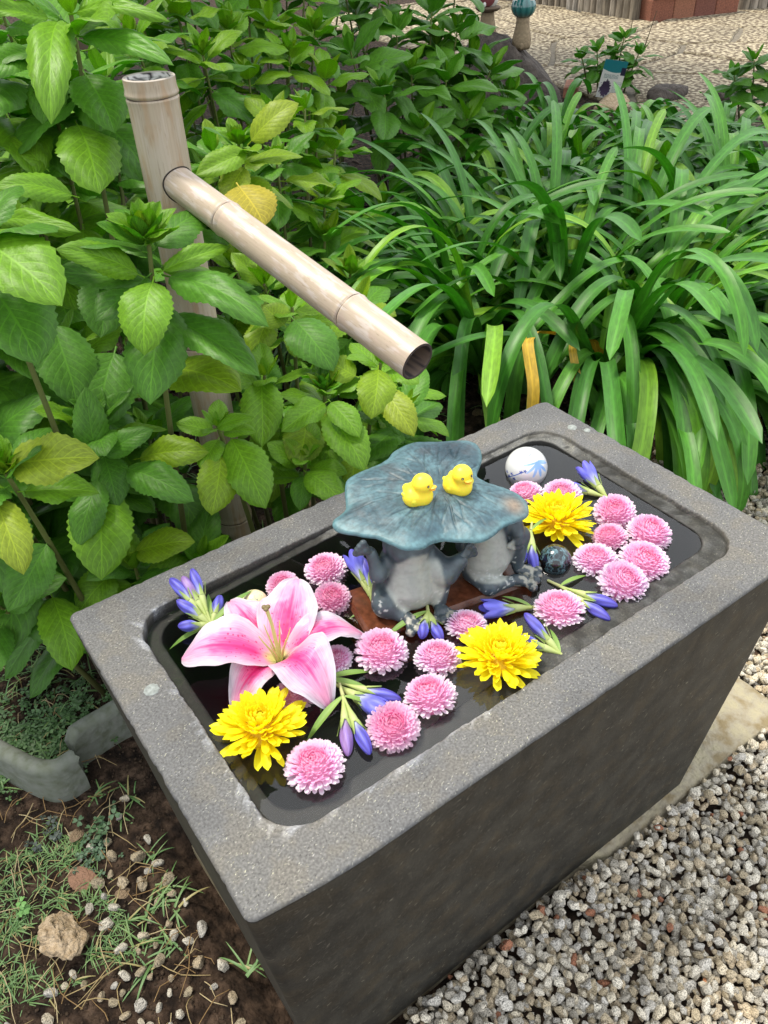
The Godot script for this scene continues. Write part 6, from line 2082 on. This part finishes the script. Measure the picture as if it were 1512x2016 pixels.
	tag(weeds, "low clover-like weeds growing behind and in front of the concrete edging", "weeds", "", "stuff")
	scatter("weed_leaves", cm, mat.grass, cx, cc, weeds)
	# dry stalks
	var st := Build.new()
	for i in 210:
		var p := Vector2(rnd(-0.40, 0.04), rnd(-0.5, 0.36))
		if p.x > -0.03 + 0.05 * clampf(p.y, 0.0, 1.0): p.x -= 0.06
		var az := rng.randf() * TAU
		var d := Vector3(cos(az), 0, sin(az))
		var l := rnd(0.03, 0.11)
		var path := []
		for k in 5:
			var s := k / 4.0
			var q := Vector3(p.x, 0, p.y) + d * l * (s - 0.5) + d.cross(Vector3.UP) * sin(s * 3.0 + i) * l * 0.14
			if q.x > -0.008 and q.z > -0.008: q.x = -0.01
			q.y = ground_height(q.x, q.z) + 0.003 + 0.022 * sin(s * PI) * rng.randf()
			path.append(q)
		st.tube(path, [0.0007, 0.0008, 0.0008, 0.0007, 0.0004], 5, [Color(1, 1, 1), Color(0.8, 0.75, 0.62), Color(0.55, 0.42, 0.30)][i % 3], false)
	var so := part("dry_straw", st.mesh(), mat.straw, self)
	tag(so, "thin dry grass stalks strewn over the soil", "straw", "", "stuff")
	# fallen brown leaves that can be told apart
	for q in [[Vector3(-0.145, 0.008, -0.035), 0.075, 0.4, "large reddish brown dead leaf among the grass at the lower left"], [Vector3(-0.125, 0.010, -0.085), 0.04, 2.2, "small pale brown dead leaf above the large one"], [Vector3(-0.098, 0.008, 0.055), 0.035, 1.2, "brown dead leaf between the pebbles"], [Vector3(1.62, 0.01, -0.24), 0.10, 2.7, "dry orange-brown leaf on the soil at the agapanthus foot"]]:
		var o := single("dead_leaf", leaf_kinds[2][0], M(lin(0.27, 0.15, 0.095) if q[1] > 0.05 else lin(0.30, 0.21, 0.13), 0.9, {"bump": noise_tex(128, 0.05, 3, [grey(0), grey(1)], [], 140), "bs": 0.3}), q[3], "dead leaf", q[0], "dead leaves on the soil")
		o.basis = Basis.from_euler(Vector3(0.1, q[2], 0.15)).scaled(Vector3.ONE * q[1])
	var lx := []
	var lc := []
	for i in 900:
		var p := Vector2(rnd(0.0, 3.4), rnd(-3.4, -0.25))
		if p.x > 1.25 and p.y > -0.1: continue
		lx.append(Transform3D(Basis.from_euler(Vector3(rnd(-0.5, 0.5), rng.randf() * TAU, rnd(-0.5, 0.5))).scaled(Vector3.ONE * rnd(0.03, 0.09)), Vector3(p.x, ground_height(p.x, p.y) + 0.008, p.y)))
		lc.append([Color(0.16, 0.09, 0.05), Color(0.24, 0.16, 0.09), Color(0.10, 0.06, 0.035), Color(0.30, 0.22, 0.12)][i % 4])
	var litter := scatter("leaf_litter", leaf_kinds[0][0], mat.dead_leaf, lx, lc, self)
	tag(litter, "brown leaf litter on the soil under the shrubs", "leaf litter", "", "stuff")

# ---------------------------------------------------------------- trees behind the garden, mirrored in the water
func trees() -> void:
	var spots := [[Vector3(-1.2, 0, -6.2), 7.6, 2.5], [Vector3(2.1, 0, -6.2), 8.2, 3.2], [Vector3(-3.4, 0, -3.0), 6.8, 2.4]]
	var leaf: Array = leaf_kinds[0]
	for k in spots.size():
		var p: Vector3 = spots[k][0]
		var h: float = spots[k][1]
		var rad: float = spots[k][2]
		var t := thing("garden_tree", ["leafy tree behind the hydrangeas, left of the post", "tall leafy tree behind the boulder", "leafy tree outside the picture to the left", "tall tree beyond the path and the log edging"][k], "tree", p, "trees behind the garden")
		var tr := Build.new()
		tr.tube([Vector3(0, -0.1, 0), Vector3(0.05, h * 0.3, 0.04), Vector3(-0.03, h * 0.6, 0), Vector3(0, h * 0.9, 0)], [0.16, 0.12, 0.08, 0.02], 12, Color.WHITE)
		for i in 9:
			var az := i * 2.4
			var y := h * (0.36 + 0.05 * i)
			var d := Vector3(cos(az), 0.55, sin(az)) * rad * 0.8
			tr.tube([Vector3(0, y, 0), Vector3(0, y, 0) + d * 0.5, Vector3(0, y + 0.2, 0) + d], [0.06, 0.035, 0.01], 7, Color.WHITE)
		part("trunk", tr.mesh(), mat.wood_stem, t)
		var xs := []
		for i in 5200:
			var v := Vector3(rng.randfn(), rng.randfn(), rng.randfn()).normalized() * pow(rng.randf(), 0.42)
			var q := Vector3(v.x * rad, h * 0.66 + v.y * h * 0.36, v.z * rad)
			if n3(q * 0.9 + p) < -0.16: continue
			xs.append(Transform3D(Basis.from_euler(Vector3(rnd(-0.7, 0.9), rng.randf() * TAU, rnd(-0.5, 0.5))).scaled(Vector3.ONE * rnd(0.26, 0.42)), q))
		scatter("crown", leaf[0], mat.leaf[5], xs, [], t)
